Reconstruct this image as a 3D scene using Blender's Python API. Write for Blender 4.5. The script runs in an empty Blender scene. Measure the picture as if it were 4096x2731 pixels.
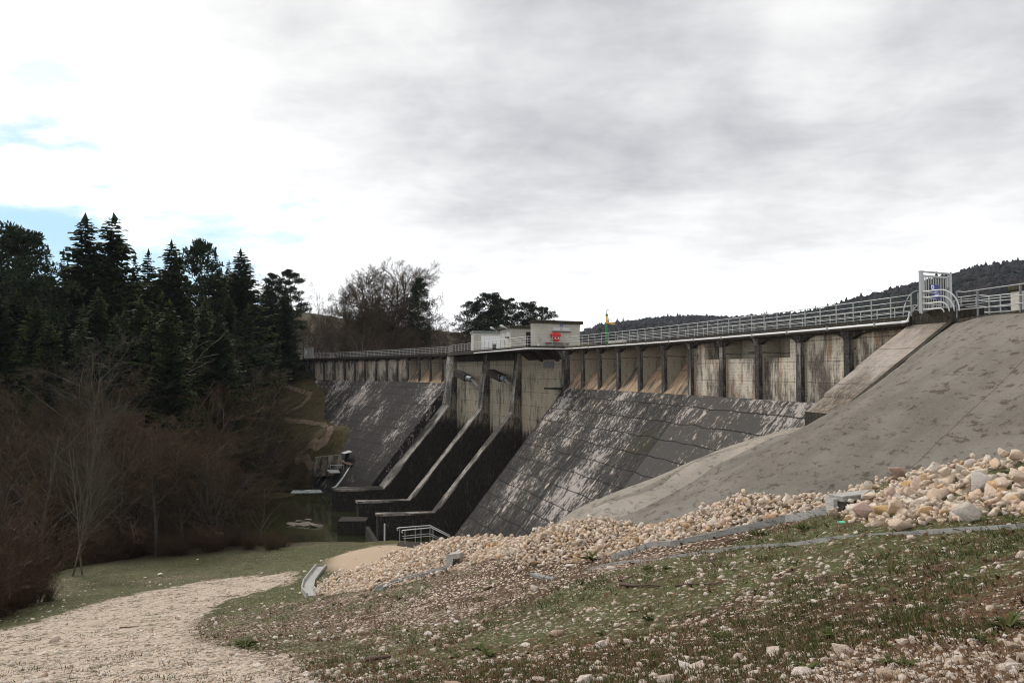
import bpy, math, random
import numpy as np
from mathutils import Vector, Matrix

# ------------------------------------------------------------------ camera, world, sun, exposure
scene = bpy.context.scene
COL = scene.collection
F = 3277.0; CX = 2048.0; CY = 1365.5; YH = 1482.4
PITCH = math.atan((YH - CY) / F)
cam_d = bpy.data.cameras.new("camera")
cam = bpy.data.objects.new("camera", cam_d); COL.objects.link(cam)
cam_d.sensor_width = 36.0; cam_d.lens = F / 4096.0 * 36.0
cam_d.clip_start = 0.1; cam_d.clip_end = 6000
cam.location = (0, 0, 0); cam.rotation_euler = (math.pi / 2 + PITCH, 0, 0)
scene.camera = cam
scene.view_settings.view_transform = 'Standard'
scene.view_settings.look = 'None'
scene.view_settings.exposure = 0.0
scene.cycles.filter_width = 1.1
scene.view_settings.gamma = 1.0
scene.view_settings.use_curve_mapping = False

SUN_AZ = math.radians(-38); SUN_EL = math.radians(38)      # azimuth from +Y towards +X
SUN_DIR = Vector((math.sin(SUN_AZ) * math.cos(SUN_EL), math.cos(SUN_AZ) * math.cos(SUN_EL), math.sin(SUN_EL)))
sd = bpy.data.lights.new("sun", 'SUN'); sd.energy = 2.4; sd.angle = math.radians(9); sd.color = (1.0, 0.935, 0.85)
sun = bpy.data.objects.new("sun", sd); COL.objects.link(sun)
sun.rotation_euler = (-SUN_DIR).to_track_quat('-Z', 'Y').to_euler()


class NT:
    """small helper to write node trees"""
    def __init__(s, tree): s.t = tree; s.n = tree.nodes; s.l = tree.links
    def node(s, ty, **kw):
        nd = s.n.new(ty)
        for k, v in kw.items():
            setattr(nd, k, v)
        return nd
    def put(s, sock, v):
        if hasattr(v, 'is_output') or isinstance(v, bpy.types.NodeSocket): s.l.new(v, sock)
        elif v is not None:
            if isinstance(v, (tuple, list)) and len(v) == 3 and sock.type == 'RGBA': v = (*v, 1)
            sock.default_value = v
    def math(s, op, a, b=None, c=None, clamp=False):
        nd = s.node('ShaderNodeMath', operation=op); nd.use_clamp = clamp
        s.put(nd.inputs[0], a)
        if b is not None: s.put(nd.inputs[1], b)
        if c is not None: s.put(nd.inputs[2], c)
        return nd.outputs[0]
    def vmath(s, op, a, b=None):
        nd = s.node('ShaderNodeVectorMath', operation=op)
        s.put(nd.inputs[0], a)
        if b is not None: s.put(nd.inputs[1], b)
        return nd.outputs[1] if op in ('DOT_PRODUCT', 'LENGTH') else nd.outputs[0]
    def mix(s, f, a, b, mode='MIX'):
        nd = s.node('ShaderNodeMix', data_type='RGBA', blend_type=mode); nd.clamp_factor = True
        s.put(nd.inputs[0], f); s.put(nd.inputs[6], a); s.put(nd.inputs[7], b)
        return nd.outputs[2]
    def ramp(s, f, stops, interp='LINEAR'):
        nd = s.node('ShaderNodeValToRGB'); cr = nd.color_ramp; cr.interpolation = interp
        while len(cr.elements) > 1: cr.elements.remove(cr.elements[-1])
        cr.elements[0].position = stops[0][0]; cr.elements[0].color = (*stops[0][1], 1) if isinstance(stops[0][1], tuple) else (stops[0][1],) * 3 + (1,)
        for p, c in stops[1:]:
            e = cr.elements.new(p); e.color = (*c, 1) if isinstance(c, tuple) else (c, c, c, 1)
        s.put(nd.inputs[0], f)
        return nd.outputs[0]
    def mr(s, f, a, b, c=0.0, d=1.0):
        nd = s.node('ShaderNodeMapRange'); nd.clamp = True; nd.interpolation_type = 'SMOOTHSTEP'
        s.put(nd.inputs[0], f); s.put(nd.inputs[1], a); s.put(nd.inputs[2], b); s.put(nd.inputs[3], c); s.put(nd.inputs[4], d)
        return nd.outputs[0]
    def noise(s, vec, scale, detail=4.0, rough=0.55, dist=0.0):
        nd = s.node('ShaderNodeTexNoise'); s.put(nd.inputs['Vector'], vec)
        nd.inputs['Scale'].default_value = scale; nd.inputs['Detail'].default_value = detail
        nd.inputs['Roughness'].default_value = rough; nd.inputs['Distortion'].default_value = dist
        return nd.outputs[0]
    def voro(s, vec, scale, feature='F1', out=0, rand=1.0):
        nd = s.node('ShaderNodeTexVoronoi', feature=feature); s.put(nd.inputs['Vector'], vec)
        nd.inputs['Scale'].default_value = scale; nd.inputs['Randomness'].default_value = rand
        return nd.outputs[out]
    def mapping(s, vec, scale=(1, 1, 1), rot=(0, 0, 0), loc=(0, 0, 0)):
        nd = s.node('ShaderNodeMapping'); s.put(nd.inputs[0], vec)
        nd.inputs[1].default_value = loc; nd.inputs[2].default_value = rot; nd.inputs[3].default_value = scale
        return nd.outputs[0]


def pix_dir(x, y):
    a = (x - CX) / F; b = (CY - y) / F
    cp, sp = math.cos(PITCH), math.sin(PITCH)
    return Vector((a, cp - b * sp, sp + b * cp)).normalized()


world = bpy.data.worlds.new("World"); scene.world = world; world.use_nodes = True
w = NT(world.node_tree); w.n.clear()
wout = w.node('ShaderNodeOutputWorld'); wbg = w.node('ShaderNodeBackground'); w.l.new(wbg.outputs[0], wout.inputs[0])
wbg.inputs[1].default_value = 0.1
sky = w.node('ShaderNodeTexSky', sky_type='NISHITA'); sky.sun_disc = False
sky.sun_elevation = SUN_EL; sky.sun_rotation = SUN_AZ
sky.air_density = 1.0; sky.dust_density = 0.6; sky.ozone_density = 1.0
tc = w.node('ShaderNodeTexCoord'); gdir = w.vmath('NORMALIZE', tc.outputs['Generated'])
sx = w.node('ShaderNodeSeparateXYZ'); w.put(sx.inputs[0], gdir)
dz = w.math('MAXIMUM', sx.outputs[2], 0.0)
inv = w.math('DIVIDE', 1.0, w.math('ADD', dz, 0.16))
cv = w.node('ShaderNodeCombineXYZ')
w.put(cv.inputs[0], w.math('MULTIPLY', sx.outputs[0], inv)); w.put(cv.inputs[1], w.math('MULTIPLY', sx.outputs[1], inv)); w.put(cv.inputs[2], 0.3)


wcol = w.node('ShaderNodeTexNoise'); w.put(wcol.inputs['Vector'], cv.outputs[0]); wcol.inputs['Scale'].default_value = 1.7; wcol.inputs['Detail'].default_value = 6
wcol.inputs['Roughness'].default_value = 0.6
_sc = w.vmath('SCALE', w.vmath('SUBTRACT', wcol.outputs[1], (0.5, 0.5, 0.5))); w.put(_sc.node.inputs[3], 0.34)
wdir = w.vmath('NORMALIZE', w.vmath('ADD', gdir, _sc))


def wblob(x, y, r0, r1):
    """1 inside r0 radians of the direction, 0 beyond r1"""
    d = pix_dir(x, y)
    dt = w.vmath('DOT_PRODUCT', wdir, tuple(d))
    return w.mr(dt, math.cos(r1), math.cos(r0))


nA = w.noise(cv.outputs[0], 0.9, 6, 0.5, 0.4)
nB = w.noise(cv.outputs[0], 2.6, 6, 0.55, 0.25)
nC = w.noise(w.mapping(cv.outputs[0], (1, 1, 1), (0, 0, 0.5), (4, 2, 1)), 0.45, 3, 0.5, 0.2)
# brightness of the cloud sheet
wsx = w.node('ShaderNodeSeparateXYZ'); w.put(wsx.inputs[0], wdir)
nS = w.noise(w.mapping(cv.outputs[0], (0.45, 1.5, 1), (0, 0, 0.12), (2, 5, 0)), 2.2, 7, 0.6, 0.5)
b = w.math('ADD', 0.83, w.math('MULTIPLY', w.math('SUBTRACT', nA, 0.5), 0.36))
b = w.math('ADD', b, w.math('MULTIPLY', w.math('SUBTRACT', nB, 0.5), 0.55))
b = w.math('ADD', b, w.math('MULTIPLY', w.math('SUBTRACT', nS, 0.5), 0.22))
b = w.math('ADD', b, w.math('MULTIPLY', w.math('SUBTRACT', w.noise(cv.outputs[0], 6.5, 6, 0.62, 0.3), 0.5), 0.24))
b = w.math('ADD', b, w.math('MULTIPLY', w.mr(sx.outputs[2], 0.25, 0.05), 0.36))     # thin bright cloud low down
b = w.math('ADD', b, w.math('MULTIPLY', w.mr(wsx.outputs[0], 0.02, -0.48), 0.30))    # brighter towards the hidden sun
b = w.math('ADD', b, w.math('MULTIPLY', wblob(150, 250, 0.02, 0.26), 0.2))
b = w.math('SUBTRACT', b, w.math('MULTIPLY', wblob(2150, 330, 0.02, 0.20), 0.12))
b = w.math('SUBTRACT', b, w.math('MULTIPLY', wblob(3300, -150, 0.05, 0.34), 0.09))
b = w.math('ADD', b, w.math('MULTIPLY', wblob(3350, 180, 0.01, 0.14), 0.14))
b = w.math('MAXIMUM', b, 0.30)
tint = w.mix(w.mr(b, 0.35, 0.95), (0.935, 0.965, 1.045), (1.0, 1.0, 1.0))
sc = w.vmath('SCALE', tint); sc_node = sc.node; w.put(sc_node.inputs[3], w.math('MULTIPLY', b, 10.0))
cloud = sc
# gaps of blue
gap = w.math('MAXIMUM', wblob(260, 1010, 0.01, 0.105), w.math('MULTIPLY', wblob(40, 990, 0.02, 0.10), 0.9))
gap = w.math('MAXIMUM', gap, w.math('MULTIPLY', wblob(130, 330, 0.0, 0.08), 0.5))
gap = w.math('MAXIMUM', gap, w.math('MULTIPLY', wblob(760, 1120, 0.0, 0.13), 0.88))
gn = w.noise(w.mapping(cv.outputs[0], (1, 1, 1), (0, 0, 0), (7, 3, 0)), 3.0, 6, 0.6, 0.4)
gm = w.math('MULTIPLY', gap, w.mr(w.math('ADD', gn, w.math('MULTIPLY', gap, 0.42)), 0.50, 0.68))
blue = w.mix(0.8, sky.outputs[0], (4.6, 8.0, 10.4))
final = w.mix(gm, cloud, blue)
w.put(wbg.inputs[0], final)


# ------------------------------------------------------------------ projective and dam-arc helpers
cp_, sp_ = math.cos(PITCH), math.sin(PITCH)


def ray(x, y):
    a = (x - CX) / F; b_ = (CY - y) / F
    return (a, cp_ - b_ * sp_, sp_ + b_ * cp_)


def PY(x, y, Y):
    r = ray(x, y); s = Y / r[1]
    return Vector((r[0] * s, Y, r[2] * s))


def PH(x, y, h):
    r = ray(x, y); s = h / r[2]
    return Vector((r[0] * s, r[1] * s, h))


def proj(p):
    X, Y, Z = p
    d = Y * cp_ + Z * sp_; v = -Y * sp_ + Z * cp_
    return (CX + F * X / d, CY - F * v / d)


AX0, AY0, ATH, AK = 17.737, 43.847, .2019, .0034


def arc(t, d=0.0, h=0.0):
    th = ATH + AK * t
    X = AX0 - (math.cos(ATH) - math.cos(th)) / AK
    Y = AY0 + (math.sin(th) - math.sin(ATH)) / AK
    return Vector((X - math.cos(th) * d, Y - math.sin(th) * d, h))


def t_of_x(x, d=0.0, h=2.0):
    lo, hi = -30.0, 200.0
    for _ in range(50):
        m = (lo + hi) / 2
        if proj(arc(m, d, h))[0] > x: lo = m
        else: hi = m
    return lo


def xy_to_td(X, Y):
    """inverse of arc for numpy arrays"""
    cxx = AX0 - math.cos(ATH) / AK; cyy = AY0 - math.sin(ATH) / AK
    dx = X - cxx; dy = Y - cyy
    th = np.arctan2(dy, dx); r = np.hypot(dx, dy)
    return (th - ATH) / AK, 1.0 / AK - r


# ------------------------------------------------------------------ mesh helpers
ORG = {}


def tag(o, label=None, cat=None, group=None, kind=None):
    if label: o['label'] = label
    if cat: o['category'] = cat
    if group: o['group'] = group
    if kind: o['kind'] = kind
    return o


def thing(name, loc, label, cat, group=None):
    o = bpy.data.objects.new(name, None); COL.objects.link(o)
    o.location = loc; o.empty_display_size = 0.2
    ORG[o.name] = Vector(loc)
    return tag(o, label, cat, group)


def np_mesh(name, V, Fc, mat, smooth=False, uv=None, colors=None, colname='masks'):
    """V (n,3), Fc (m,k) all same size polygons"""
    me = bpy.data.meshes.new(name)
    V = np.asarray(V, dtype=np.float32); Fc = np.asarray(Fc, dtype=np.int32)
    n, m, k = len(V), len(Fc), Fc.shape[1]
    me.vertices.add(n); me.vertices.foreach_set('co', V.ravel())
    me.loops.add(m * k); me.loops.foreach_set('vertex_index', Fc.ravel())
    me.polygons.add(m); me.polygons.foreach_set('loop_start', np.arange(0, m * k, k, dtype=np.int32))
    me.polygons.foreach_set('loop_total', np.full(m, k, dtype=np.int32))
    if smooth: me.polygons.foreach_set('use_smooth', np.ones(m, dtype=bool))
    me.update(calc_edges=True)
    if uv is not None:
        l = me.uv_layers.new(name='UVMap'); l.data.foreach_set('uv', np.asarray(uv, dtype=np.float32)[Fc.ravel()].ravel())
    if colors is not None:
        ca = me.color_attributes.new(colname, 'FLOAT_COLOR', 'POINT')
        c4 = np.ones((n, 4), dtype=np.float32); c4[:, :colors.shape[1]] = colors
        ca.data.foreach_set('color', c4.ravel())
    me.materials.append(mat)
    return me


def link(me, name, parent=None, loc=None):
    o = bpy.data.objects.new(name, me); COL.objects.link(o)
    if parent is not None: o.parent = parent
    if loc is not None: o.location = loc
    return o


class MB:
    def __init__(s): s.v = []; s.f = []; s.uv = []
    def add(s, vs, fs, uvs=None):
        o = len(s.v); s.v += [tuple(q) for q in vs]
        for i, f in enumerate(fs):
            s.f.append(tuple(o + j for j in f)); s.uv.append(uvs[i] if uvs else None)
        return s
    def hexa(s, p):
        """p: 4 bottom then 4 top corners, both counter-clockwise from above"""
        return s.add(p, [(3, 2, 1, 0), (4, 5, 6, 7), (0, 1, 5, 4), (1, 2, 6, 5), (2, 3, 7, 6), (3, 0, 4, 7)])
    def box(s, c, size, ax=None):
        c = Vector(c); X, Y, Z = ax if ax else (Vector((1, 0, 0)), Vector((0, 1, 0)), Vector((0, 0, 1)))
        a, b_, h = X * size[0] / 2, Y * size[1] / 2, Z * size[2] / 2
        return s.hexa([c - a - b_ - h, c + a - b_ - h, c + a + b_ - h, c - a + b_ - h, c - a - b_ + h, c + a - b_ + h, c + a + b_ + h, c - a + b_ + h])
    def ablock(s, t0, t1, d0, d1, h0, h1, n=1):
        """block between radial planes of the dam's arc"""
        return s.aprism([(d0, h0), (d1, h0), (d1, h1), (d0, h1)], t0, t1, n)
    def aprism(s, prof, t0, t1, n=1):
        k = len(prof); base = len(s.v); cum = [0]
        for i in range(k):
            a, b_ = prof[i], prof[(i + 1) % k]; cum.append(cum[-1] + math.hypot(b_[0] - a[0], b_[1] - a[1]))
        for j in range(n + 1):
            t = t0 + (t1 - t0) * j / n
            for d, h in prof: s.v.append(tuple(arc(t, d, h)))
        for j in range(n):
            ta = t0 + (t1 - t0) * j / n; tb = t0 + (t1 - t0) * (j + 1) / n
            for i in range(k):
                i2 = (i + 1) % k
                s.f.append((base + j * k + i, base + j * k + i2, base + (j + 1) * k + i2, base + (j + 1) * k + i))
                va = prof[i][1] if abs(prof[i][0] - prof[i2][0]) < 1e-6 else -cum[i]
                vb = prof[i2][1] if abs(prof[i][0] - prof[i2][0]) < 1e-6 else -cum[i + 1]
                s.uv.append([(ta, va), (ta, vb), (tb, vb), (tb, va)])
        s.f.append(tuple(base + i for i in range(k))[::-1]); s.uv.append([(prof[i][0], prof[i][1]) for i in range(k)][::-1])
        s.f.append(tuple(base + n * k + i for i in range(k))); s.uv.append([(prof[i][0] + 7, prof[i][1]) for i in range(k)])
        return s
    def tube(s, pts, r, n=6, cap=True, closed=False):
        pts = [Vector(q) for q in pts]; m = len(pts); base = len(s.v)
        rr = r if isinstance(r, (list, tuple)) else [r] * m
        for i, q in enumerate(pts):
            if closed: d = pts[(i + 1) % m] - pts[i - 1]
            else: d = (pts[min(i + 1, m - 1)] - pts[max(i - 1, 0)])
            d.normalize()
            up = Vector((0, 0, 1)) if abs(d.z) < 0.9 else Vector((1, 0, 0))
            a = d.cross(up).normalized(); b_ = d.cross(a).normalized()
            for k in range(n):
                an = 2 * math.pi * k / n; s.v.append(tuple(q + (a * math.cos(an) + b_ * math.sin(an)) * rr[i]))
        for i in range(m if closed else m - 1):
            j = (i + 1) % m
            for k in range(n):
                s.f.append((base + i * n + k, base + i * n + (k + 1) % n, base + j * n + (k + 1) % n, base + j * n + k)); s.uv.append(None)
        if cap and not closed:
            s.f.append(tuple(base + k for k in range(n))[::-1]); s.uv.append(None)
            s.f.append(tuple(base + (m - 1) * n + k for k in range(n))); s.uv.append(None)
        return s
    def build(s, name, mat, parent=None, smooth=False, bevel=0.0, root=None):
        if parent is not None: org = ORG[parent.name]
        else:
            a = np.array(s.v); org = Vector((float(a[:, 0].mean()), float(a[:, 1].mean()), float(a[:, 2].min())))
        me = bpy.data.meshes.new(name)
        me.from_pydata([(x - org.x, y - org.y, z - org.z) for x, y, z in s.v], [], s.f)
        uvl = me.uv_layers.new(name='UVMap')
        V = s.v; li = 0; data = np.zeros(len(me.loops) * 2, dtype=np.float32)
        for f, u in zip(s.f, s.uv):
            if u is None:
                p = [Vector(V[i]) for i in f[:4]]
                nrm = (p[1] - p[0]).cross(p[2] - p[0])
                if nrm.length < 1e-12 and len(p) > 3: nrm = (p[2] - p[0]).cross(p[3] - p[0])
                if nrm.length < 1e-12: nrm = Vector((0, 0, 1))
                nrm.normalize()
                if abs(nrm.z) > 0.92: U, W = Vector((1, 0, 0)), Vector((0, 1, 0))
                else:
                    U = Vector((-nrm.y, nrm.x, 0)).normalized(); W = nrm.cross(U); W = W if W.z > 0 else -W
                for i in f:
                    q = Vector(V[i]); data[li * 2] = q.dot(U); data[li * 2 + 1] = q.dot(W); li += 1
            else:
                for a in u: data[li * 2] = a[0]; data[li * 2 + 1] = a[1]; li += 1
        uvl.data.foreach_set('uv', data)
        if smooth: me.polygons.foreach_set('use_smooth', np.ones(len(me.polygons), dtype=bool))
        me.materials.append(mat)
        o = bpy.data.objects.new(name, me); COL.objects.link(o)
        if parent is not None: o.parent = parent
        else: o.location = org
        ORG[o.name] = org
        if bevel > 0:
            md = o.modifiers.new('bevel', 'BEVEL'); md.width = bevel; md.segments = 1; md.limit_method = 'ANGLE'
        return o


# ------------------------------------------------------------------ materials
def principled(name, rough=0.9, spec=0.3):
    m = bpy.data.materials.new(name); m.use_nodes = True
    t = NT(m.node_tree); t.n.clear()
    o = t.node('ShaderNodeOutputMaterial'); p = t.node('ShaderNodeBsdfPrincipled'); t.l.new(p.outputs[0], o.inputs[0])
    p.inputs['Roughness'].default_value = rough; p.inputs['Specular IOR Level'].default_value = spec
    return m, t, p


def bump(t, p, h, strength=0.5, dist=0.05):
    b_ = t.node('ShaderNodeBump'); b_.inputs['Strength'].default_value = strength; b_.inputs['Distance'].default_value = dist
    t.put(b_.inputs['Height'], h); t.l.new(b_.outputs[0], p.inputs['Normal'])


def mat_concrete(name, base=(0.34, 0.30, 0.24), pale=(0.5, 0.45, 0.37), dark=(0.035, 0.033, 0.032), amt=0.35, streak=0.5,
                 rust=0.3, moss=0.15, lifts=1.2, rough=0.95, low=None, boards=.6):
    """board-marked concrete with streaks of dirt running down v; uv in metres.  amt: share of dark stain"""
    m, t, p = principled(name, rough, 0.2)
    uvn = t.node('ShaderNodeUVMap'); uv = uvn.outputs[0]
    s = t.node('ShaderNodeSeparateXYZ'); t.put(s.inputs[0], uv)
    n1 = t.noise(t.mapping(uv, (1.6, 0.22, 1)), 1.0, 8, 0.68)
    n2 = t.noise(t.mapping(uv, (0.28, 0.2, 1), (0, 0, 0), (9, 4, 0)), 1.0, 5, 0.6)
    n3 = t.noise(t.mapping(uv, (7, 1.2, 1), (0, 0, 0), (3, 1, 0)), 1.0, 5, 0.65)
    n4 = t.noise(t.mapping(uv, (1, 1, 1), (0, 0, 0), (31, 17, 0)), 5.0, 6, 0.7)
    n5 = t.noise(t.mapping(uv, (1.1, 0.30, 1), (0, 0, 0), (51, 7, 0)), 1.0, 6, 0.62)
    st = t.math('ADD', t.math('MULTIPLY', n1, streak), t.math('MULTIPLY', n2, 1.0 - streak))
    st = t.math('ADD', st, t.math('MULTIPLY', t.math('SUBTRACT', n3, 0.5), 0.28))
    st = t.math('ADD', st, t.math('MULTIPLY', t.math('SUBTRACT', n4, 0.5), 0.16))
    if low is not None:   # (v0, v1, gain): heavier algae towards v1
        st = t.math('ADD', st, t.mr(s.outputs[1], low[0], low[1], 0.0, low[2]))
    thr = 0.72 - 0.42 * amt
    dk = t.mr(st, thr - 0.07, thr + 0.07)
    c = t.mix(t.mr(n4, 0.3, 0.7), base, pale)
    c = t.mix(t.math('MULTIPLY', t.mr(n5, 0.52, 0.66), rust), c, (0.33, 0.17, 0.075))
    c = t.mix(t.math('MULTIPLY', t.mr(n3, 0.55, 0.75), 0.35), c, (0.17, 0.15, 0.13))
    dk2 = t.mix(t.mr(t.math('ADD', t.math('MULTIPLY', n3, .5), t.math('MULTIPLY', n4, .5)), 0.42, 0.68), dark, tuple(x * 3.6 for x in dark))
    dk2 = t.mix(t.math('MULTIPLY', t.mr(n5, 0.55, 0.64), t.mr(n3, .48, .60, 0, .5)), dk2, base)
    c = t.mix(dk, c, dk2)
    c = t.mix(t.math('MULTIPLY', t.mr(n2, 0.6, 0.72), moss), c, (0.05, 0.045, 0.015))
    # lift joints and board marks
    v = s.outputs[1]
    lv = t.math('ABSOLUTE', t.math('SUBTRACT', t.math('FRACT', t.math('ADD', t.math('DIVIDE', v, lifts), t.math('MULTIPLY', n2, 0.12))), 0.5))
    jn = t.mr(lv, 0.025, 0.0)
    brd = t.math('ABSOLUTE', t.math('SUBTRACT', t.math('FRACT', t.math('MULTIPLY', v, 5.0)), 0.5))
    jn2 = t.math('MULTIPLY', t.mr(brd, 0.1, 0.0), t.mr(n3, 0.44, 0.58, 0, boards))
    j = t.math('MAXIMUM', t.math('MULTIPLY', jn, t.mr(n1, 0.35, 0.55, 0.2, 0.8)), jn2)
    c = t.mix(j, c, dark)
    t.put(p.inputs['Base Color'], c)
    hh = t.math('SUBTRACT', t.math('ADD', t.math('MULTIPLY', n4, 0.7), t.math('MULTIPLY', n1, 0.8)), t.math('MULTIPLY', j, 0.8))
    bump(t, p, hh, 0.7, 0.06)
    return m


def mat_face(name, pale_amt, warm=(0.40, 0.31, 0.22), grey=(0.135, 0.124, 0.116), dark=(0.017, 0.0155, 0.0145), top=0.0, near=False):
    """the dam's sloping face: black crust with flaked pale patches, drips down the slope, worn lift joints"""
    m, t, p = principled(name, 0.95, 0.2)
    uvn = t.node('ShaderNodeUVMap'); uv = uvn.outputs[0]
    s = t.node('ShaderNodeSeparateXYZ'); t.put(s.inputs[0], uv)
    wr = t.noise(t.mapping(uv, (0.35, 0.35, 1)), 1.0, 3, 0.5)
    big = t.noise(t.mapping(uv, (0.10, 0.085, 1), (0, 0, 0.0), (3, 8, 0)), 1.0, 4, 0.55)
    v = t.math('ADD', s.outputs[1], t.math('MULTIPLY', wr, 0.5))
    band = t.math('FLOOR', t.math('DIVIDE', v, 1.55))
    co = t.node('ShaderNodeCombineXYZ'); t.put(co.inputs[0], t.math('ADD', s.outputs[0], t.math('MULTIPLY', t.math('SINE', t.math('MULTIPLY', band, 12.9)), 1.1))); t.put(co.inputs[1], s.outputs[1])
    uvb = co.outputs[0]
    med = t.noise(t.mapping(uvb, (0.85, 0.50, 1), (0, 0, 0.10), (13, 2, 0)), 1.0, 10, 0.76, 0.3)
    drp = t.noise(t.mapping(uv, (4.2, 0.38, 1), (0, 0, -0.05), (5, 5, 0)), 1.0, 6, 0.7)
    fin = t.noise(t.mapping(uvb, (1.7, 1.3, 1), (0, 0, .15)), 2.0, 8, 0.78, 0.4)
    # lift bands 1.5 m high, each its own shade
    cb = t.node('ShaderNodeCombineXYZ'); t.put(cb.inputs[0], t.math('FLOOR', t.math('ADD', t.math('DIVIDE', s.outputs[0], 2.7), t.math('MULTIPLY', med, 3.0)))); t.put(cb.inputs[1], band)
    wn = t.node('ShaderNodeTexWhiteNoise', noise_dimensions='2D'); t.put(wn.inputs[0], cb.outputs[0])
    q = t.math('ADD', t.math('MULTIPLY', med, 0.56), t.math('MULTIPLY', big, 0.50))
    q = t.math('ADD', q, t.math('MULTIPLY', t.math('SUBTRACT', drp, 0.5), 0.24))
    q = t.math('ADD', q, t.math('MULTIPLY', t.math('SUBTRACT', fin, 0.5), 0.55))
    q = t.math('ADD', q, t.math('MULTIPLY', t.math('SUBTRACT', wn.outputs[0], 0.5), 0.02))
    if top: q = t.math('ADD', q, t.mr(s.outputs[1], -5.0, -1.0, 0.0, top))
    thr = 0.70 - 0.30 * pale_amt
    pl = t.mr(q, thr, thr + 0.045)
    gr = t.mr(q, thr - 0.13, thr + 0.02)
    if near: gr = t.math('MAXIMUM', gr, t.math('MULTIPLY', t.mr(s.outputs[0], 18.35, 18.25), t.mr(s.outputs[1], -2.2, -4.0, .2, 1.0)))
    col = t.mix(t.mr(fin, 0.35, 0.7), dark, tuple(x * 2.3 for x in dark))
    col = t.mix(t.math('MULTIPLY', gr, 0.38), col, grey)
    wm = t.mix(t.mr(drp, 0.4, 0.7), warm, (0.60, 0.50, 0.42))
    wm = t.mix(t.mr(big, 0.42, 0.6), wm, (0.36, 0.325, 0.30))
    col = t.mix(t.math('MULTIPLY', pl, 0.95), col, wm)
    col = t.mix(t.math('MULTIPLY', t.mr(t.noise(uv, 0.16, 3, 0.5), 0.6, 0.72), 0.5), col, (0.045, 0.04, 0.015))
    fr = t.math('ABSOLUTE', t.math('SUBTRACT', t.math('FRACT', t.math('DIVIDE', v, 1.55)), 0.5))
    jn = t.math('MULTIPLY', t.mr(fr, 0.462, 0.494), t.mr(drp, 0.36, 0.54, 0.25, 1.0))
    col = t.mix(jn, col, (0.018, 0.017, 0.016))
    # vertical construction joints every 12 m
    fu = t.math('ABSOLUTE', t.math('SUBTRACT', t.math('FRACT', t.math('DIVIDE', t.math('ADD', s.outputs[0], t.math('MULTIPLY', wr, 0.12)), 12.9)), 0.409))
    ju = t.mr(fu, 0.012, 0.003)
    col = t.mix(t.math('MULTIPLY', ju, 0.8), col, (0.02, 0.019, 0.018))
    t.put(p.inputs['Base Color'], col)
    h = t.math('ADD', t.math('MULTIPLY', fin, 0.9), t.math('MULTIPLY', med, 0.9))
    h = t.math('SUBTRACT', h, t.math('ADD', jn, ju))
    bump(t, p, h, 0.9, 0.10)
    return m


def mat_plain(name, col, rough=0.6, metal=0.0, var=0.15, scale=3.0, spec=0.4):
    m, t, p = principled(name, rough, spec)
    tcn = t.node('ShaderNodeTexCoord')
    n = t.noise(tcn.outputs['Object'], scale, 5, 0.65)
    c = t.mix(n, tuple(x * (1 - var * 1.6) for x in col), tuple(min(1, x * (1 + var)) for x in col))
    t.put(p.inputs['Base Color'], c); p.inputs['Metallic'].default_value = metal
    bump(t, p, n, 0.15, 0.01)
    return m


def mat_rock(name, cols, joint=(0.30, 0.21, 0.14)):
    m, t, p = principled(name, 0.9, 0.2)
    tcn = t.node('ShaderNodeTexCoord'); oi = t.node('ShaderNodeObjectInfo')
    g = t.node('ShaderNodeNewGeometry')
    rnd = t.math('FRACT', t.math('ADD', t.math('MULTIPLY', oi.outputs['Random'], 1.0), g.outputs['Random Per Island']))
    c = t.ramp(rnd, [(i / (len(cols)), q) for i, q in enumerate(cols)], 'CONSTANT')
    pos = g.outputs['Position']
    n = t.noise(pos, 6.0, 6, 0.7); n2 = t.noise(pos, 28.0, 5, 0.7); n3 = t.noise(t.mapping(pos, (1, 1, 4)), 2.2, 4, 0.6)
    c = t.mix(t.mr(n, 0.35, 0.7), c, t.mix(0.3, c, (0.74, 0.63, 0.50)))
    c = t.mix(t.mr(n3, 0.56, 0.7, 0, 0.45), c, (0.42, 0.24, 0.12))
    c = t.mix(t.mr(n2, 0.56, 0.72, 0, 0.45), c, joint)
    t.put(p.inputs['Base Color'], c)
    bump(t, p, t.math('ADD', n2, t.math('MULTIPLY', n, 2.0)), 0.9, 0.05)
    return m


def mat_leaf(name, a, b_, rough=0.7):
    m, t, p = principled(name, rough, 0.04)
    g = t.node('ShaderNodeNewGeometry'); oi = t.node('ShaderNodeObjectInfo')
    n = t.noise(g.outputs['Position'], 0.6, 3, 0.5)
    f = t.math('ADD', t.math('MULTIPLY', g.outputs['Random Per Island'], 0.5), t.math('MULTIPLY', n, 0.5))
    c = t.mix(f, a, b_)
    c = t.mix(t.math('MULTIPLY', oi.outputs['Random'], 0.4), c, tuple(x * 0.6 for x in a))
    t.put(p.inputs['Base Color'], c)
    return m


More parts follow.
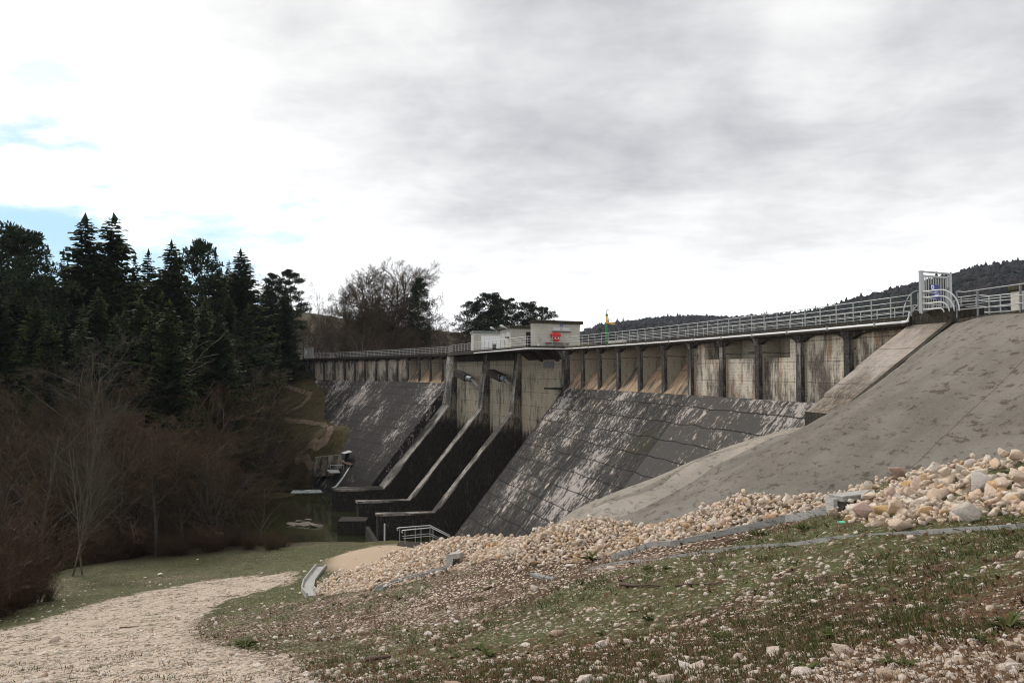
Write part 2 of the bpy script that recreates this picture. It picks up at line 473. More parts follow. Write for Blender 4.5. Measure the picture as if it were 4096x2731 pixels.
M = {}
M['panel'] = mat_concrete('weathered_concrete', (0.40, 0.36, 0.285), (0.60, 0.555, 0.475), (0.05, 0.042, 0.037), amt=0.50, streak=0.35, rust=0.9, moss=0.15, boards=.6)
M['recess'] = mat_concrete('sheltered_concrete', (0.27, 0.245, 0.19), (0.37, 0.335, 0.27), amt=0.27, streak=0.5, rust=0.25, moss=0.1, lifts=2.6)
M['pier'] = mat_concrete('stained_pier_concrete', (0.20, 0.175, 0.16), (0.33, 0.30, 0.27), (0.028, 0.025, 0.024), amt=0.70, streak=0.6, rust=0.1, moss=0.1, lifts=1.9)
M['coping'] = mat_concrete('mossy_coping_concrete', (0.13, 0.115, 0.095), (0.22, 0.2, 0.17), (0.022, 0.019, 0.014), amt=0.95, streak=0.4, rust=0.05, moss=0.6, lifts=6.0)
M['lintel'] = mat_concrete('dirty_lintel_concrete', (0.2, 0.175, 0.15), (0.38, 0.35, 0.31), (0.022, 0.019, 0.016), amt=0.88, streak=0.75, rust=0.05, moss=0.4, lifts=9.0)
M['spill'] = mat_concrete('spillway_concrete', (0.26, 0.235, 0.18), (0.40, 0.36, 0.285), (0.020, 0.018, 0.016), amt=0.36, streak=0.6, rust=0.35, moss=0.2, lifts=1.6, low=(-5.0, -13.5, 0.50))
M['sill'] = mat_concrete('black_algae_concrete', (0.12, 0.10, 0.075), (0.2, 0.17, 0.13), (0.018, 0.016, 0.014), amt=0.92, streak=0.7, rust=0.2, moss=0.3, lifts=2.2)
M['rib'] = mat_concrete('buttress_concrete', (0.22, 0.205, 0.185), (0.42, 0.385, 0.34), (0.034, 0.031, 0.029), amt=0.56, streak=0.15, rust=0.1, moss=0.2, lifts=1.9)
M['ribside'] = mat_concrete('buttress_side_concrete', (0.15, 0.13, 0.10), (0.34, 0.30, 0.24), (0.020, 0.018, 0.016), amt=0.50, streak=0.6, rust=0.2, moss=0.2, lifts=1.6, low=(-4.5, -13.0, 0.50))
M['face_r'] = mat_face('sloping_face_concrete_near', 0.44, top=0.03, near=True)
M['face_l'] = mat_face('sloping_face_concrete_far', 0.37, warm=(0.36, 0.27, 0.19), grey=(0.080, 0.073, 0.068), top=0.12)
M['bayslope'] = mat_concrete('bay_slope_concrete', (0.26, 0.18, 0.11), (0.38, 0.28, 0.19), amt=0.45, streak=0.6, rust=0.5, moss=0.3, lifts=3.0)
M['ramp'] = mat_concrete('rough_ramp_concrete', (0.27, 0.235, 0.205), (0.37, 0.33, 0.29), (0.09, 0.075, 0.06), amt=0.60, streak=0.15, rust=0.12, moss=0.2, lifts=2.7)
M['house'] = mat_concrete('rendered_wall', (0.42, 0.40, 0.345), (0.50, 0.48, 0.42), (0.16, 0.15, 0.12), amt=0.12, streak=0.6, rust=0.03, moss=0.05, lifts=50.0)
M['houseband'] = mat_concrete('render_band', (0.46, 0.44, 0.385), (0.53, 0.51, 0.45), (0.2, 0.18, 0.15), amt=0.1, streak=0.6, rust=0.0, moss=0.0, lifts=50.0)
M['precast'] = mat_concrete('precast_concrete', (0.33, 0.32, 0.30), (0.43, 0.42, 0.395), (0.2, 0.19, 0.17), amt=0.12, streak=0.3, rust=0.03, moss=0.02, lifts=30.0)
M['gutter'] = mat_concrete('gutter_concrete', (0.235, 0.235, 0.225), (0.33, 0.325, 0.31), (0.10, 0.095, 0.085), amt=0.22, streak=0.3, rust=0.03, moss=0.05, lifts=30.0)
M['galv'] = mat_plain('galvanised_steel', (0.38, 0.39, 0.395), 0.45, 0.3, 0.12)
M['galvd'] = mat_plain('dull_galvanised_posts', (0.34, 0.35, 0.33), 0.6, 0.2, 0.2)
M['rail'] = mat_plain('bright_rail_tube', (0.50, 0.51, 0.51), 0.4, 0.2, 0.08)
M['pvc'] = mat_plain('white_pipe', (0.72, 0.73, 0.74), 0.4, 0.0, 0.06)
M['steel_dark'] = mat_plain('grey_post_paint', (0.15, 0.165, 0.18), 0.5, 0.1, 0.15)
M['white'] = mat_plain('white_paint', (0.74, 0.75, 0.75), 0.5, 0.0, 0.04)
M['offwhite'] = mat_plain('grey_white_shutter', (0.52, 0.54, 0.54), 0.5, 0.0, 0.08)
M['dark'] = mat_plain('dark_opening', (0.010, 0.009, 0.009), 0.8, 0.0, 0.2)
M['red'] = mat_plain('red_plastic', (0.62, 0.02, 0.02), 0.4, 0.0, 0.08)
M['redd'] = mat_plain('deep_red_plastic', (0.33, 0.012, 0.012), 0.5, 0.0, 0.08)
M['blue'] = mat_plain('blue_enamel', (0.035, 0.05, 0.30), 0.35, 0.0, 0.05)
M['navy'] = mat_plain('navy_notice_board', (0.02, 0.03, 0.22), 0.4, 0.0, 0.05)
M['ltext'] = mat_plain('pale_lettering', (0.75, 0.78, 0.85), 0.5, 0.0, 0.02)
M['green'] = mat_plain('green_paint', (0.01, 0.19, 0.05), 0.5, 0.0, 0.1)
M['yellow'] = mat_plain('yellow_paint', (0.72, 0.38, 0.06), 0.5, 0.0, 0.1)
M['brownwood'] = mat_plain('brown_timber', (0.10, 0.055, 0.04), 0.8, 0.0, 0.25)
M['rustsheet'] = mat_plain('rusty_roof_sheet', (0.24, 0.15, 0.10), 0.8, 0.0, 0.5, 2.0)
M['greysheet'] = mat_plain('grey_roof_sheet', (0.36, 0.37, 0.37), 0.6, 0.1, 0.1)
M['roofgreen'] = mat_plain('grey_green_zinc', (0.19, 0.215, 0.205), 0.6, 0.2, 0.2)
M['mossroof'] = mat_concrete('mossy_roof_slab', (0.10, 0.085, 0.06), (0.17, 0.145, 0.10), (0.025, 0.022, 0.014), amt=0.8, streak=0.3, rust=0.2, moss=0.9, lifts=40)
M['tarp'] = mat_plain('mint_plastic', (0.16, 0.66, 0.42), 0.5, 0.0, 0.05)
LIME = [(0.68, 0.53, 0.40), (0.74, 0.62, 0.50), (0.67, 0.50, 0.36), (0.77, 0.68, 0.58), (0.68, 0.50, 0.40), (0.73, 0.58, 0.43), (0.70, 0.62, 0.54), (0.73, 0.58, 0.46), (0.70, 0.56, 0.43), (0.76, 0.66, 0.55), (0.60, 0.40, 0.22)]
M['rock'] = mat_rock('limestone', LIME)
M['pebble'] = mat_rock('limestone_chips', [(0.62, 0.51, 0.43), (0.72, 0.63, 0.56), (0.50, 0.39, 0.30), (0.68, 0.58, 0.50), (0.58, 0.46, 0.38), (0.74, 0.66, 0.60), (0.40, 0.29, 0.21)])
M['rock_yellow'] = mat_rock('ochre_limestone', [(0.52, 0.33, 0.13), (0.55, 0.35, 0.15)])
M['rock_pink'] = mat_rock('pink_limestone', [(0.60, 0.44, 0.38), (0.58, 0.41, 0.35)])
M['rock_grey'] = mat_rock('grey_limestone', [(0.53, 0.48, 0.43), (0.5, 0.46, 0.42)])
M['island'] = mat_rock('wet_slab_rock', [(0.22, 0.19, 0.16), (0.28, 0.24, 0.2)])
M['needle'] = mat_leaf('spruce_needles', (0.018, 0.030, 0.009), (0.054, 0.068, 0.020))
M['pneedle'] = mat_leaf('pine_needles', (0.013, 0.023, 0.010), (0.038, 0.052, 0.022))
M['bark'] = mat_plain('dark_bark', (0.055, 0.042, 0.034), 0.9, 0.0, 0.35)
M['bark_grey'] = mat_plain('grey_bark', (0.12, 0.105, 0.085), 0.9, 0.0, 0.35)
M['bark_pale'] = mat_plain('pale_bark', (0.13, 0.115, 0.09), 0.9, 0.0, 0.35)
M['twig'] = mat_leaf('brown_twigs', (0.056, 0.038, 0.021), (0.112, 0.078, 0.045))
M['twig_red'] = mat_leaf('reddish_twigs', (0.056, 0.034, 0.023), (0.102, 0.064, 0.044))
M['twig_pale'] = mat_leaf('pale_twigs', (0.060, 0.050, 0.038), (0.110, 0.095, 0.072))
M['grass'] = mat_leaf('grass_blades', (0.045, 0.062, 0.018), (0.12, 0.125, 0.045))
M['drygrass'] = mat_leaf('dry_stalks', (0.16, 0.10, 0.06), (0.30, 0.21, 0.13))
M['stick'] = mat_plain('dead_wood', (0.085, 0.05, 0.04), 0.9, 0.0, 0.3, 20.0)

# ------------------------------------------------------------------ terrain heights from surveyed spots
G = [  # (pixel x, pixel y, distance)
    (4096, 2731, 4.2), (3000, 2731, 5.5), (2048, 2731, 7.6), (1000, 2731, 12.0), (0, 2731, 17.5),
    (4096, 2350, 7.6), (4096, 2104, 11.0), (3331, 2154, 14.5), (2989, 2187, 17.5), (2700, 2226, 20.5), (2461, 2252, 24), (2133, 2293, 29),
    (3400, 2450, 8.6), (2400, 2500, 13), (1800, 2500, 19), (1517, 2363, 37), (1785, 2277, 38), (1250, 2386, 43), (1250, 2500, 29), (700, 2600, 23),
    (0, 2531, 38), (600, 2340, 57), (1100, 2295, 56), (1284, 2273, 50), (300, 2290, 72), (0, 2400, 56),
    (4096, 1858, 16.5), (3600, 1915, 20), (3000, 1984, 25.5), (2400, 2086, 33.5), (2000, 2150, 42), (1770, 2165, 48), (3338, 2049, 19), (2963, 2121, 23), (2461, 2228, 27),
    (1450, 2190, 56), (1600, 2180, 58), (1560, 2240, 49), (1300, 2240, 60), (1000, 2240, 74), (1200, 2200, 78), (1400, 2165, 86), (1290, 2162, 90), (1537, 2166, 85), (700, 2205, 84),
    (1160, 1945, 136), (1263, 1515, 168), (1297, 1672, 150.5), (1367, 1811, 133.4), (1400, 1870, 126.2), (1230, 1760, 141), (1250, 1815, 135.5), (1190, 1880, 137), (1340, 1905, 130), (1280, 1940, 132.5), (1352, 1952, 128),
    (1100, 1455, 173), (1130, 1560, 165), (1050, 1650, 158), (1000, 1780, 148), (700, 1950, 128), (300, 1960, 112), (0, 1950, 100), (0, 1600, 145), (500, 1620, 155),
    (800, 1500, 172), (0, 1450, 182), (600, 1425, 195), (1000, 1425, 190), (1200, 1425, 195), (1250, 1262, 300), (1100, 1235, 310), (1400, 1290, 300), (1600, 1345, 300), (1900, 1370, 320), (0, 1270, 320), (500, 1260, 330), (2300, 1400, 340)]
GP = [tuple(PY(*g)) for g in G]
GP += [tuple(arc(110, 5, -9.9)), tuple(arc(100, 8, -14.2)), tuple(arc(120, 3, -7.0)), tuple(arc(130, 1, -4.0)), tuple(arc(92, 9.5, -18)), tuple(arc(104, 4, -11)), tuple(arc(115, 1, -8))]
GP += [(-14, 106, -20.3), (-22, 120, -20.2), (-32, 108, -20.5), (-45, 100, -20.5), (-60, 92, -20.5), (-85, 85, -20.5), (-24, 96, -20.3), (-10, 96, -20.3), (-5, 100, -20), (-31, 126, -19.6), (-37, 128, -19.5), (-27, 124, -19.6),
       (0, 0, -1.6), (6, -4, -1.0), (-8, -4, -3.0), (12, 6, -0.8), (-25, 5, -8), (-40, 20, -12), (-60, 40, -14.5), (-90, 50, -16), (25, 10, -0.5),
       (14, 26, -5.0), (8, 34, -8), (2, 45, -11), (-4, 60, -14), (-9, 76, -17), (30, 60, -9), (30, 120, -15), (40, 200, -10), (60, 300, 0), (20, 80, -18), (5, 130, -18),
       (-120, 120, -10), (-160, 200, 5), (-220, 320, 30), (-20, 180, -3), (-70, 620, 30), (200, 620, 10), (-400, 620, 50), (-6, 90, -19.2), (2, 82, -18.5)]
GP = np.array(GP, dtype=float)
_c = 4.0


def rbf_fit(P, vals, c=_c, reg=1e-4):
    n = len(P); D = np.sqrt(((P[:, None] - P[None]) ** 2).sum(-1) + c * c)
    A = np.zeros((n + 3, n + 3)); A[:n, :n] = D + np.eye(n) * reg; A[:n, n] = 1; A[:n, n + 1:] = P; A[n, :n] = 1; A[n + 1:, :n] = P.T
    return np.linalg.solve(A, np.concatenate([vals, np.zeros(3)]))


def rbf_eval(P, wt, Q, c=_c):
    out = np.zeros(len(Q)); n = len(P)
    for i in range(0, len(Q), 20000):
        q = Q[i:i + 20000]
        D = np.sqrt(((q[:, None] - P[None]) ** 2).sum(-1) + c * c)
        out[i:i + 20000] = D @ wt[:n] + wt[n] + q @ wt[n + 1:]
    return out


WT = rbf_fit(GP[:, :2], GP[:, 2])
# sprayed-concrete bank, in the dam's own (t, d) frame
SA = np.array([(-6, 0, 2.0), (-6, 2.6, -.2), (-6, 5.2, -2.5), (-6, 6.8, -2.84), (-6, 9, -3.66), (-6, 10.7, -4.5), (-6, 12.8, -5.65), (-6, 15.4, -6.6), (-6, 20, -8.9),
               (-8, -.2, 2.2), (-8, 2.4, .35), (-8, 5.2, -1.62), (-8, 9.5, -3.6), (-14, 1.6, 2.12), (-14, 12.2, -4.34), (-14, 7, -1.1), (-18, 2.6, 2.0), (-18, 9.2, -3.29), (-22, 2.8, 1.9), (-22, 8.28, -2.35), (-26, 8, -2.2),
               (-26, 3, 1.9), (-14, 18, -7.5), (-20, 14, -5.8), (-11, .9, 2.16)], dtype=float)
_mid = [(-4, 8.75, -3.58), (2, 5.91, -4.17), (9.3, 2.22, -4.9), (-4, 10.24, -4.07), (2, 7.66, -4.73), (8, 4.91, -5.41), (12.5, 2.74, -5.93), (-4, 12.04, -5.06), (2, 9.77, -5.88), (8, 7.34, -6.71), (14, 4.75, -7.56),
        (-4, 14.22, -5.6), (2, 12.32, -6.6), (8, 10.28, -7.6), (14, 8.09, -8.5), (21.5, 5.13, -9.6), (-4, 16.94, -7.0), (2, 15.5, -8.1), (8, 13.92, -9.2), (14, 12.21, -10.3), (20, 10.36, -11.4), (27.5, 7.84, -12.8)]
SB = np.array([(-6, 6.8, -2.84), (-6, 9, -3.66), (-6, 10.7, -4.5), (-6, 12.8, -5.65), (-6, 15.4, -6.6), (-6, 20, -8.9), (-6, 5, -2.9), (-6, 0, -2.4), (0, 1, -2.9), (2.9, 1.2, -3.2), (37, 10.5, -16.0), (44, 11.7, -17.8),
               (35, 18, -17.8), (44, 18, -19.2), (2, 21, -11.5), (14, 19, -13.6), (25, 17, -15)] + [(t_, d_, h_ - .12) for t_, d_, h_ in _mid], dtype=float)
WA = rbf_fit(SA[:, :2], SA[:, 2], 2.0); WB = rbf_fit(SB[:, :2], SB[:, 2], 2.0)


def vnoise(X, Y, seed=0):
    """cheap smooth value noise for numpy arrays"""
    rs = np.random.RandomState(seed); T = rs.rand(256, 256)
    xi = np.floor(X).astype(int); yi = np.floor(Y).astype(int); fx = X - xi; fy = Y - yi
    fx = fx * fx * (3 - 2 * fx); fy = fy * fy * (3 - 2 * fy)
    g = lambda a, b_: T[a & 255, b_ & 255]
    return (g(xi, yi) * (1 - fx) + g(xi + 1, yi) * fx) * (1 - fy) + (g(xi, yi + 1) * (1 - fx) + g(xi + 1, yi + 1) * fx) * fy


def fbm(X, Y, s, oc=4, seed=0):
    o = 0; a = 1; tot = 0
    for k in range(oc):
        o = o + a * (vnoise(X * s, Y * s, seed + k) - 0.5); tot += a; a *= 0.5; s *= 2.03
    return o / tot


def bank_z(t, d):
    q = np.stack([t, d], 1)
    return np.where(t < -6.0, rbf_eval(SA[:, :2], WA, q, 2.0), rbf_eval(SB[:, :2], WB, q, 2.0))


def ground_z(X, Y):
    X = np.atleast_1d(np.asarray(X, float)); Y = np.atleast_1d(np.asarray(Y, float))
    z = rbf_eval(GP[:, :2], WT, np.stack([X, Y], 1))
    r = np.hypot(X, Y)
    z = z + fbm(X, Y, 0.8, 4, 3) * 0.16 * np.clip(r / 12, 0.35, 1.0) + fbm(X, Y, 0.09, 3, 9) * np.clip((r - 25) / 60, 0, 1) * 1.2
    t, d = xy_to_td(X, Y)
    near = 0.35 + np.clip((Y - 60) / 10, 0, 1) * 0
    inside = (t > -27) & (t < 50) & (d > -14) & (d < 26)
    zb = np.full_like(z, 1e9)
    if inside.any(): zb[inside] = bank_z(t[inside], np.maximum(d[inside], 0.5))
    ridge = ground_ridge(X, Y)           # >0 beyond the riprap crest
    m = inside & (ridge > 0.2)
    z = np.where(m, np.minimum(z, zb - 0.45), z)
    return z


_R = np.array([tuple(PY(x, y, D))[:2] for x, y, D in [(4400, 1840, 15.5), (4096, 1870, 16.5), (3600, 1935, 20), (3000, 2005, 25.5), (2400, 2075, 33.5), (2000, 2125, 42), (1770, 2150, 48), (1700, 2150, 60), (1650, 2150, 78)]])
_R = np.concatenate([[_R[0] * 2 - _R[1] + np.array([1.0, -2.0])], _R])


def ground_ridge(X, Y):
    """signed distance-like value: positive on the dam side of the riprap crest line"""
    yy = _R[:, 1]; xx = _R[:, 0]; o = np.argsort(yy)
    xr = np.interp(Y, yy[o], xx[o])
    return np.where(Y < yy.min(), -1.0, X - xr)


def gz(x, y): return float(ground_z([x], [y])[0])


def on_ground(x, y, lo=2.5, hi=330.0, step=1.02):
    """where the sight line of a photograph pixel meets the terrain"""
    Ys = [lo]
    while Ys[-1] < hi: Ys.append(Ys[-1] * step + 0.05)
    Ys = np.array(Ys); r = ray(x, y); s = Ys / r[1]
    X = r[0] * s; Z = r[2] * s
    below = Z < ground_z(X, Ys)
    i = int(np.argmax(below)) if below.any() else len(Ys) - 1
    if i == 0: return Vector((X[0], Ys[0], Z[0]))
    fine = np.linspace(Ys[i - 1], Ys[i], 12); s = fine / r[1]; g_ = ground_z(r[0] * s, fine); k = int(np.argmax(r[2] * s < g_))
    k = max(k, 1); e0 = r[2] * s[k - 1] - g_[k - 1]; e1 = g_[k] - r[2] * s[k]; f = e0 / (e0 + e1 + 1e-9); f = min(1.0, max(0.0, f))
    Yc = fine[k - 1] * (1 - f) + fine[k] * f
    return Vector((r[0] * Yc / r[1], Yc, g_[k - 1] * (1 - f) + g_[k] * f))


def in_poly(X, Y, poly):
    c = np.zeros(len(X), bool); n = len(poly)
    for i in range(n):
        x1, y1 = poly[i]; x2, y2 = poly[(i + 1) % n]
        k = ((y1 > Y) != (y2 > Y)) & (X < (x2 - x1) * (Y - y1) / (y2 - y1 + 1e-12) + x1)
        c ^= k
    return c


def gpoly(pts, **kw): return [tuple(on_ground(x, y, **kw))[:2] for x, y in pts]


TRACK = gpoly([(-900, 2620), (-200, 2560), (0, 2531), (300, 2430), (560, 2370), (800, 2325), (1000, 2296), (1185, 2292), (1205, 2325), (1050, 2362), (900, 2395), (790, 2470), (770, 2540), (900, 2590), (1150, 2620), (1300, 2731)]) + [(-3.5, 6), (-20, 2), (-60, 10)]
MOUND = gpoly([(1305, 2272), (1400, 2205), (1500, 2182), (1620, 2176), (1760, 2190), (1700, 2230), (1560, 2290), (1420, 2290)])
print('track', [(round(a), round(b_)) for a, b_ in TRACK]); print('mound', [(round(a), round(b_)) for a, b_ in MOUND])

# ground material
def mat_ground():
    m, t, p = principled('ground', 0.95, 0.15)
    g = t.node('ShaderNodeNewGeometry'); pos = g.outputs['Position']
    at = t.node('ShaderNodeAttribute', attribute_name='masks'); s = t.node('ShaderNodeSeparateColor'); t.put(s.inputs[0], at.outputs[0])
    R, Gc, B = s.outputs[0], s.outputs[1], s.outputs[2]
    n1 = t.noise(pos, 0.9, 6, 0.65); n2 = t.noise(pos, 5.0, 6, 0.7); n3 = t.noise(pos, 22.0, 4, 0.7); n4 = t.noise(pos, 0.25, 4, 0.6)
    vd = t.voro(pos, 14.0); vd2 = t.voro(pos, 34.0)
    vc = t.node('ShaderNodeTexVoronoi'); t.put(vc.inputs['Vector'], pos); vc.inputs['Scale'].default_value = 14.0
    vcs = t.node('ShaderNodeSeparateColor'); t.put(vcs.inputs[0], vc.outputs[1])
    soil = t.mix(t.mr(n2, 0.35, 0.65), (0.038, 0.023, 0.015), (0.115, 0.073, 0.050))
    stone = t.mix(vcs.outputs[0], (0.46, 0.35, 0.26), (0.70, 0.60, 0.51))
    stone = t.mix(t.mr(vd, 0.45, 0.7), stone, (0.2, 0.14, 0.1))
    grv = t.mix(t.mr(vd2, 0.3, 0.7), (0.53, 0.44, 0.36), (0.27, 0.21, 0.16))
    grv = t.mix(t.mr(n2, 0.45, 0.65), grv, (0.42, 0.32, 0.24)); grv = t.mix(t.mr(vcs.outputs[2], .6, .9, 0, .6), grv, (0.66, 0.58, 0.50)); grv = t.mix(t.mr(n1, .52, .68, 0, .45), grv, (0.27, 0.20, 0.14))
    grass = t.mix(t.mr(n3, 0.35, 0.65), (0.026, 0.036, 0.010), (0.075, 0.088, 0.026))
    # open stony meadow
    mead = t.mix(t.mr(t.math('ADD', t.math('MULTIPLY', n1, 0.6), t.math('MULTIPLY', vcs.outputs[1], 0.5)), 0.63, 0.69), soil, stone)
    gq = t.math('ADD', t.math('ADD', t.math('MULTIPLY', n1, 0.75), t.math('MULTIPLY', n2, 0.45)), t.math('MULTIPLY', Gc, 0.30))
    mead = t.mix(t.math('MULTIPLY', t.mr(gq, 0.66, 0.78, 0, .95), t.mr(n3, .40, .52, .35, 1)), mead, grass)
    # gravel track with tufts
    tr = t.mix(t.mr(t.math('ADD', n2, t.math('MULTIPLY', n1, 0.5)), 0.76, 0.86), grv, t.mix(0.5, grass, soil))
    edge = t.math('ADD', t.math('ADD', R, t.math('MULTIPLY', t.math('SUBTRACT', n1, 0.5), 1.5)), t.math('MULTIPLY', t.math('SUBTRACT', n2, 0.5), 0.9))
    c = t.mix(t.mr(edge, 0.42, 0.58), mead, tr)
    # woodland floor
    wood = t.mix(t.mr(n2, 0.3, 0.7), (0.022, 0.015, 0.010), (0.055, 0.038, 0.022))
    wood = t.mix(t.mr(n4, 0.5, 0.68), wood, (0.055, 0.050, 0.018))
    c = t.mix(B, c, wood)
    # sandy mound carried in the alpha-like fourth mask
    at2 = t.node('ShaderNodeAttribute', attribute_name='masks2'); s2 = t.node('ShaderNodeSeparateColor'); t.put(s2.inputs[0], at2.outputs[0])
    sand = t.mix(t.mr(n3, 0.3, 0.7), (0.35, 0.265, 0.185), (0.46, 0.36, 0.265))
    c = t.mix(s2.outputs[0], c, sand)
    hillg = t.mix(t.mr(t.math('ADD', t.math('MULTIPLY', n1, .5), t.math('MULTIPLY', n2, .5)), 0.38, 0.60), (0.040, 0.036, 0.014), (0.105, 0.080, 0.038))
    c = t.mix(t.math('MULTIPLY', s2.outputs[1], 0.85), c, hillg)
    t.put(p.inputs['Base Color'], c)
    h = t.math('ADD', t.math('MULTIPLY', t.math('SUBTRACT', 1.0, vd), 0.8), t.math('MULTIPLY', n3, 0.6))
    bump(t, p, h, 0.7, 0.04)
    return m


def smooth01(x): x = np.clip(x, 0, 1); return x * x * (3 - 2 * x)


def soft_poly(X, Y, poly, r=0.7):
    s = np.zeros(len(X))
    for dx, dy in ((0, 0), (r, 0), (-r, 0), (0, r), (0, -r), (r * .6, r * .6), (-r * .6, -r * .6), (r * .6, -r * .6), (-r * .6, r * .6)):
        s += in_poly(X + dx, Y + dy, poly)
    return s / 9


nu, nv = 430, 520
us = np.linspace(-1.9, 1.5, nu); us = np.sign(us) * np.abs(us) ** 1.15
vs = np.concatenate([np.array([-9.0, -6.0, -4.0, -2.5, -1.3, -0.4]), 0.3 + (np.exp(np.linspace(0, math.log(1 + 640 / 6.0), nv - 6)) - 1) * 6.0])
UU, VV = np.meshgrid(us, vs)
GX = (UU * (np.maximum(VV, 0) + 9)).ravel(); GY = VV.ravel()
GZ = ground_z(GX, GY)
mR = soft_poly(GX, GY, TRACK, 1.5); mM = soft_poly(GX, GY, MOUND, 0.5)
woodm = smooth01((GY - (74 + 0.16 * (GX + 20))) / 8) * smooth01((-GX - 8) / 10 + (GY - 100) / 20)
woodm = np.maximum(woodm, smooth01((GY - 95) / 8))
woodm = np.maximum(woodm, smooth01((-GX - 38 - 0.0 * GY) / 6) * smooth01((GY - 48) / 6))
hill_open = smooth01((GX + 62) / 8 - (GY - 150) * 0.03) * (GY > 118) * (GY < 185) * smooth01((182 - GY) / 6)
hill_open = np.maximum(hill_open, smooth01((GY - 255) / 20) * .45)
ggr = np.clip(0.5 + fbm(GX, GY, 0.12, 3, 21) * 2.2 + np.where(GY > 40, 0.25, 0.0), 0, 1)
ggr = np.maximum(ggr, smooth01((GY - 56) / 10) * (0.62 + fbm(GX, GY, .22, 4, 33) * 1.3)); ggr = np.clip(ggr, 0, 1)
mk = np.stack([mR, ggr, woodm], 1).astype(np.float32)
idx = np.arange(len(GX)).reshape(len(vs), nu)
quads = np.stack([idx[:-1, :-1], idx[:-1, 1:], idx[1:, 1:], idx[1:, :-1]], -1).reshape(-1, 4)
M['ground'] = mat_ground()
gme = np_mesh('ground', np.stack([GX, GY, GZ], 1), quads, M['ground'], True, colors=mk)
ca = gme.color_attributes.new('masks2', 'FLOAT_COLOR', 'POINT')
c4 = np.ones((len(GX), 4), np.float32); c4[:, 0] = mM; c4[:, 1] = hill_open; c4[:, 2] = 0
ca.data.foreach_set('color', c4.ravel())
tag(link(gme, 'ground'), kind='structure')

# river
def mat_water():
    m, t, p = principled('river_water', 0.06, 0.5)
    g = t.node('ShaderNodeNewGeometry'); pos = g.outputs['Position']
    n = t.noise(pos, 0.12, 3, 0.5)
    c = t.mix(t.mr(n, 0.4, 0.6), (0.018, 0.020, 0.010), (0.042, 0.045, 0.018))
    t.put(p.inputs['Base Color'], c)
    bump(t, p, t.noise(t.mapping(pos, (1, 0.5, 1)), 2.5, 4, 0.6), 0.12, 0.03)
    return m


WL = -18.8
mb = MB(); n = 24
mb.add([(-130, 60, WL), (25, 60, WL), (25, 150, WL), (-130, 150, WL)], [(0, 1, 2, 3)])
tag(mb.build('river', mat_water()), kind='structure')

# sprayed-concrete bank (shotcrete), two sheets meeting on a ridge: real thickness below
def mat_shot(name, a, b_, dirt):
    m, t, p = principled(name, 0.97, 0.1)
    g = t.node('ShaderNodeNewGeometry'); pos = g.outputs['Position']
    n1 = t.noise(pos, 0.35, 4, 0.55); n2 = t.noise(t.mapping(pos, (1.0, 0.5, 2.2), (0, 0, 0.35)), 2.1, 8, 0.76); n3 = t.noise(pos, 16, 5, 0.7); n5 = t.noise(pos, 3.2, 5, 0.6)
    c = t.mix(t.mr(n1, 0.35, 0.65), a, b_)
    c = t.mix(t.mr(n3, 0.4, 0.7, 0, 0.35), c, tuple(x * 1.35 for x in b_))
    mo = t.math('MULTIPLY', t.mr(n2, 0.515, 0.585), t.mr(n5, 0.42, 0.56))
    c = t.mix(t.math('MULTIPLY', mo, dirt * .8), c, (0.060, 0.048, 0.034))
    uvn = t.node('ShaderNodeUVMap'); s = t.node('ShaderNodeSeparateXYZ'); t.put(s.inputs[0], uvn.outputs[0])
    ln = t.mr(t.math('ABSOLUTE', t.math('SUBTRACT', s.outputs[0], t.math('ADD', -17.8, t.math('MULTIPLY', t.math('SUBTRACT', n5, 0.5), 0.10)))), 0.035, 0.012)
    c = t.mix(t.math('MULTIPLY', ln, 0.7), c, (0.08, 0.068, 0.055))
    sd_ = t.mr(t.math('SUBTRACT', s.outputs[0], -17.8), -0.15, 0.25, 0, 0.0)
    t.put(p.inputs['Base Color'], c)
    bump(t, p, t.math('ADD', t.math('MULTIPLY', n3, 0.5), t.math('ADD', t.math('MULTIPLY', n2, 1.4), t.math('MULTIPLY', n5, 0.5))), 0.8, 0.07)
    return m


M['shot'] = mat_shot('sprayed_concrete', (0.132, 0.119, 0.102), (0.198, 0.181, 0.158), 0.95)
M['shot_lit'] = mat_shot('sprayed_concrete_lit', (0.23, 0.205, 0.175), (0.32, 0.285, 0.245), 0.7)  # paler copy of the bank's material, daylight on the flank put into colour


def sheet(t0, t1, d0, d1, nt, nd, name, mat, flt):
    T, D = np.meshgrid(np.linspace(t0, t1, nt), np.linspace(0, 1, nd))
    T = T.ravel(); f = D.ravel(); D = d0(T) + f * (d1 - d0(T))
    Z = flt(T, D) + (fbm(T, D, 0.7, 4, 5) * 0.22 + fbm(T, D, 3.0, 3, 6) * 0.05) * np.clip(f * 12, 0, 1)
    th = ATH + AK * T
    X = AX0 - (math.cos(ATH) - np.cos(th)) / AK - np.cos(th) * D; Y = AY0 + (np.sin(th) - math.sin(ATH)) / AK - np.sin(th) * D
    ix = np.arange(nt * nd).reshape(nd, nt)
    q = np.stack([ix[:-1, :-1], ix[1:, :-1], ix[1:, 1:], ix[:-1, 1:]], -1).reshape(-1, 4)
    me = np_mesh(name, np.stack([X, Y, Z], 1), q, mat, True, uv=np.stack([T, D], 1))
    return link(me, name)


def flank_z(T, D):
    zb = rbf_eval(SB[:, :2], WB, np.stack([T, D], 1), 2.0); q6 = np.stack([np.full_like(D, -6.0), D], 1)
    gap_ = rbf_eval(SA[:, :2], WA, q6, 2.0) - rbf_eval(SB[:, :2], WB, q6, 2.0)
    return zb + gap_ * np.clip(1 - (T + 6) / 7.0, 0, 1) * smooth01((D - 5.6) / 1.2)


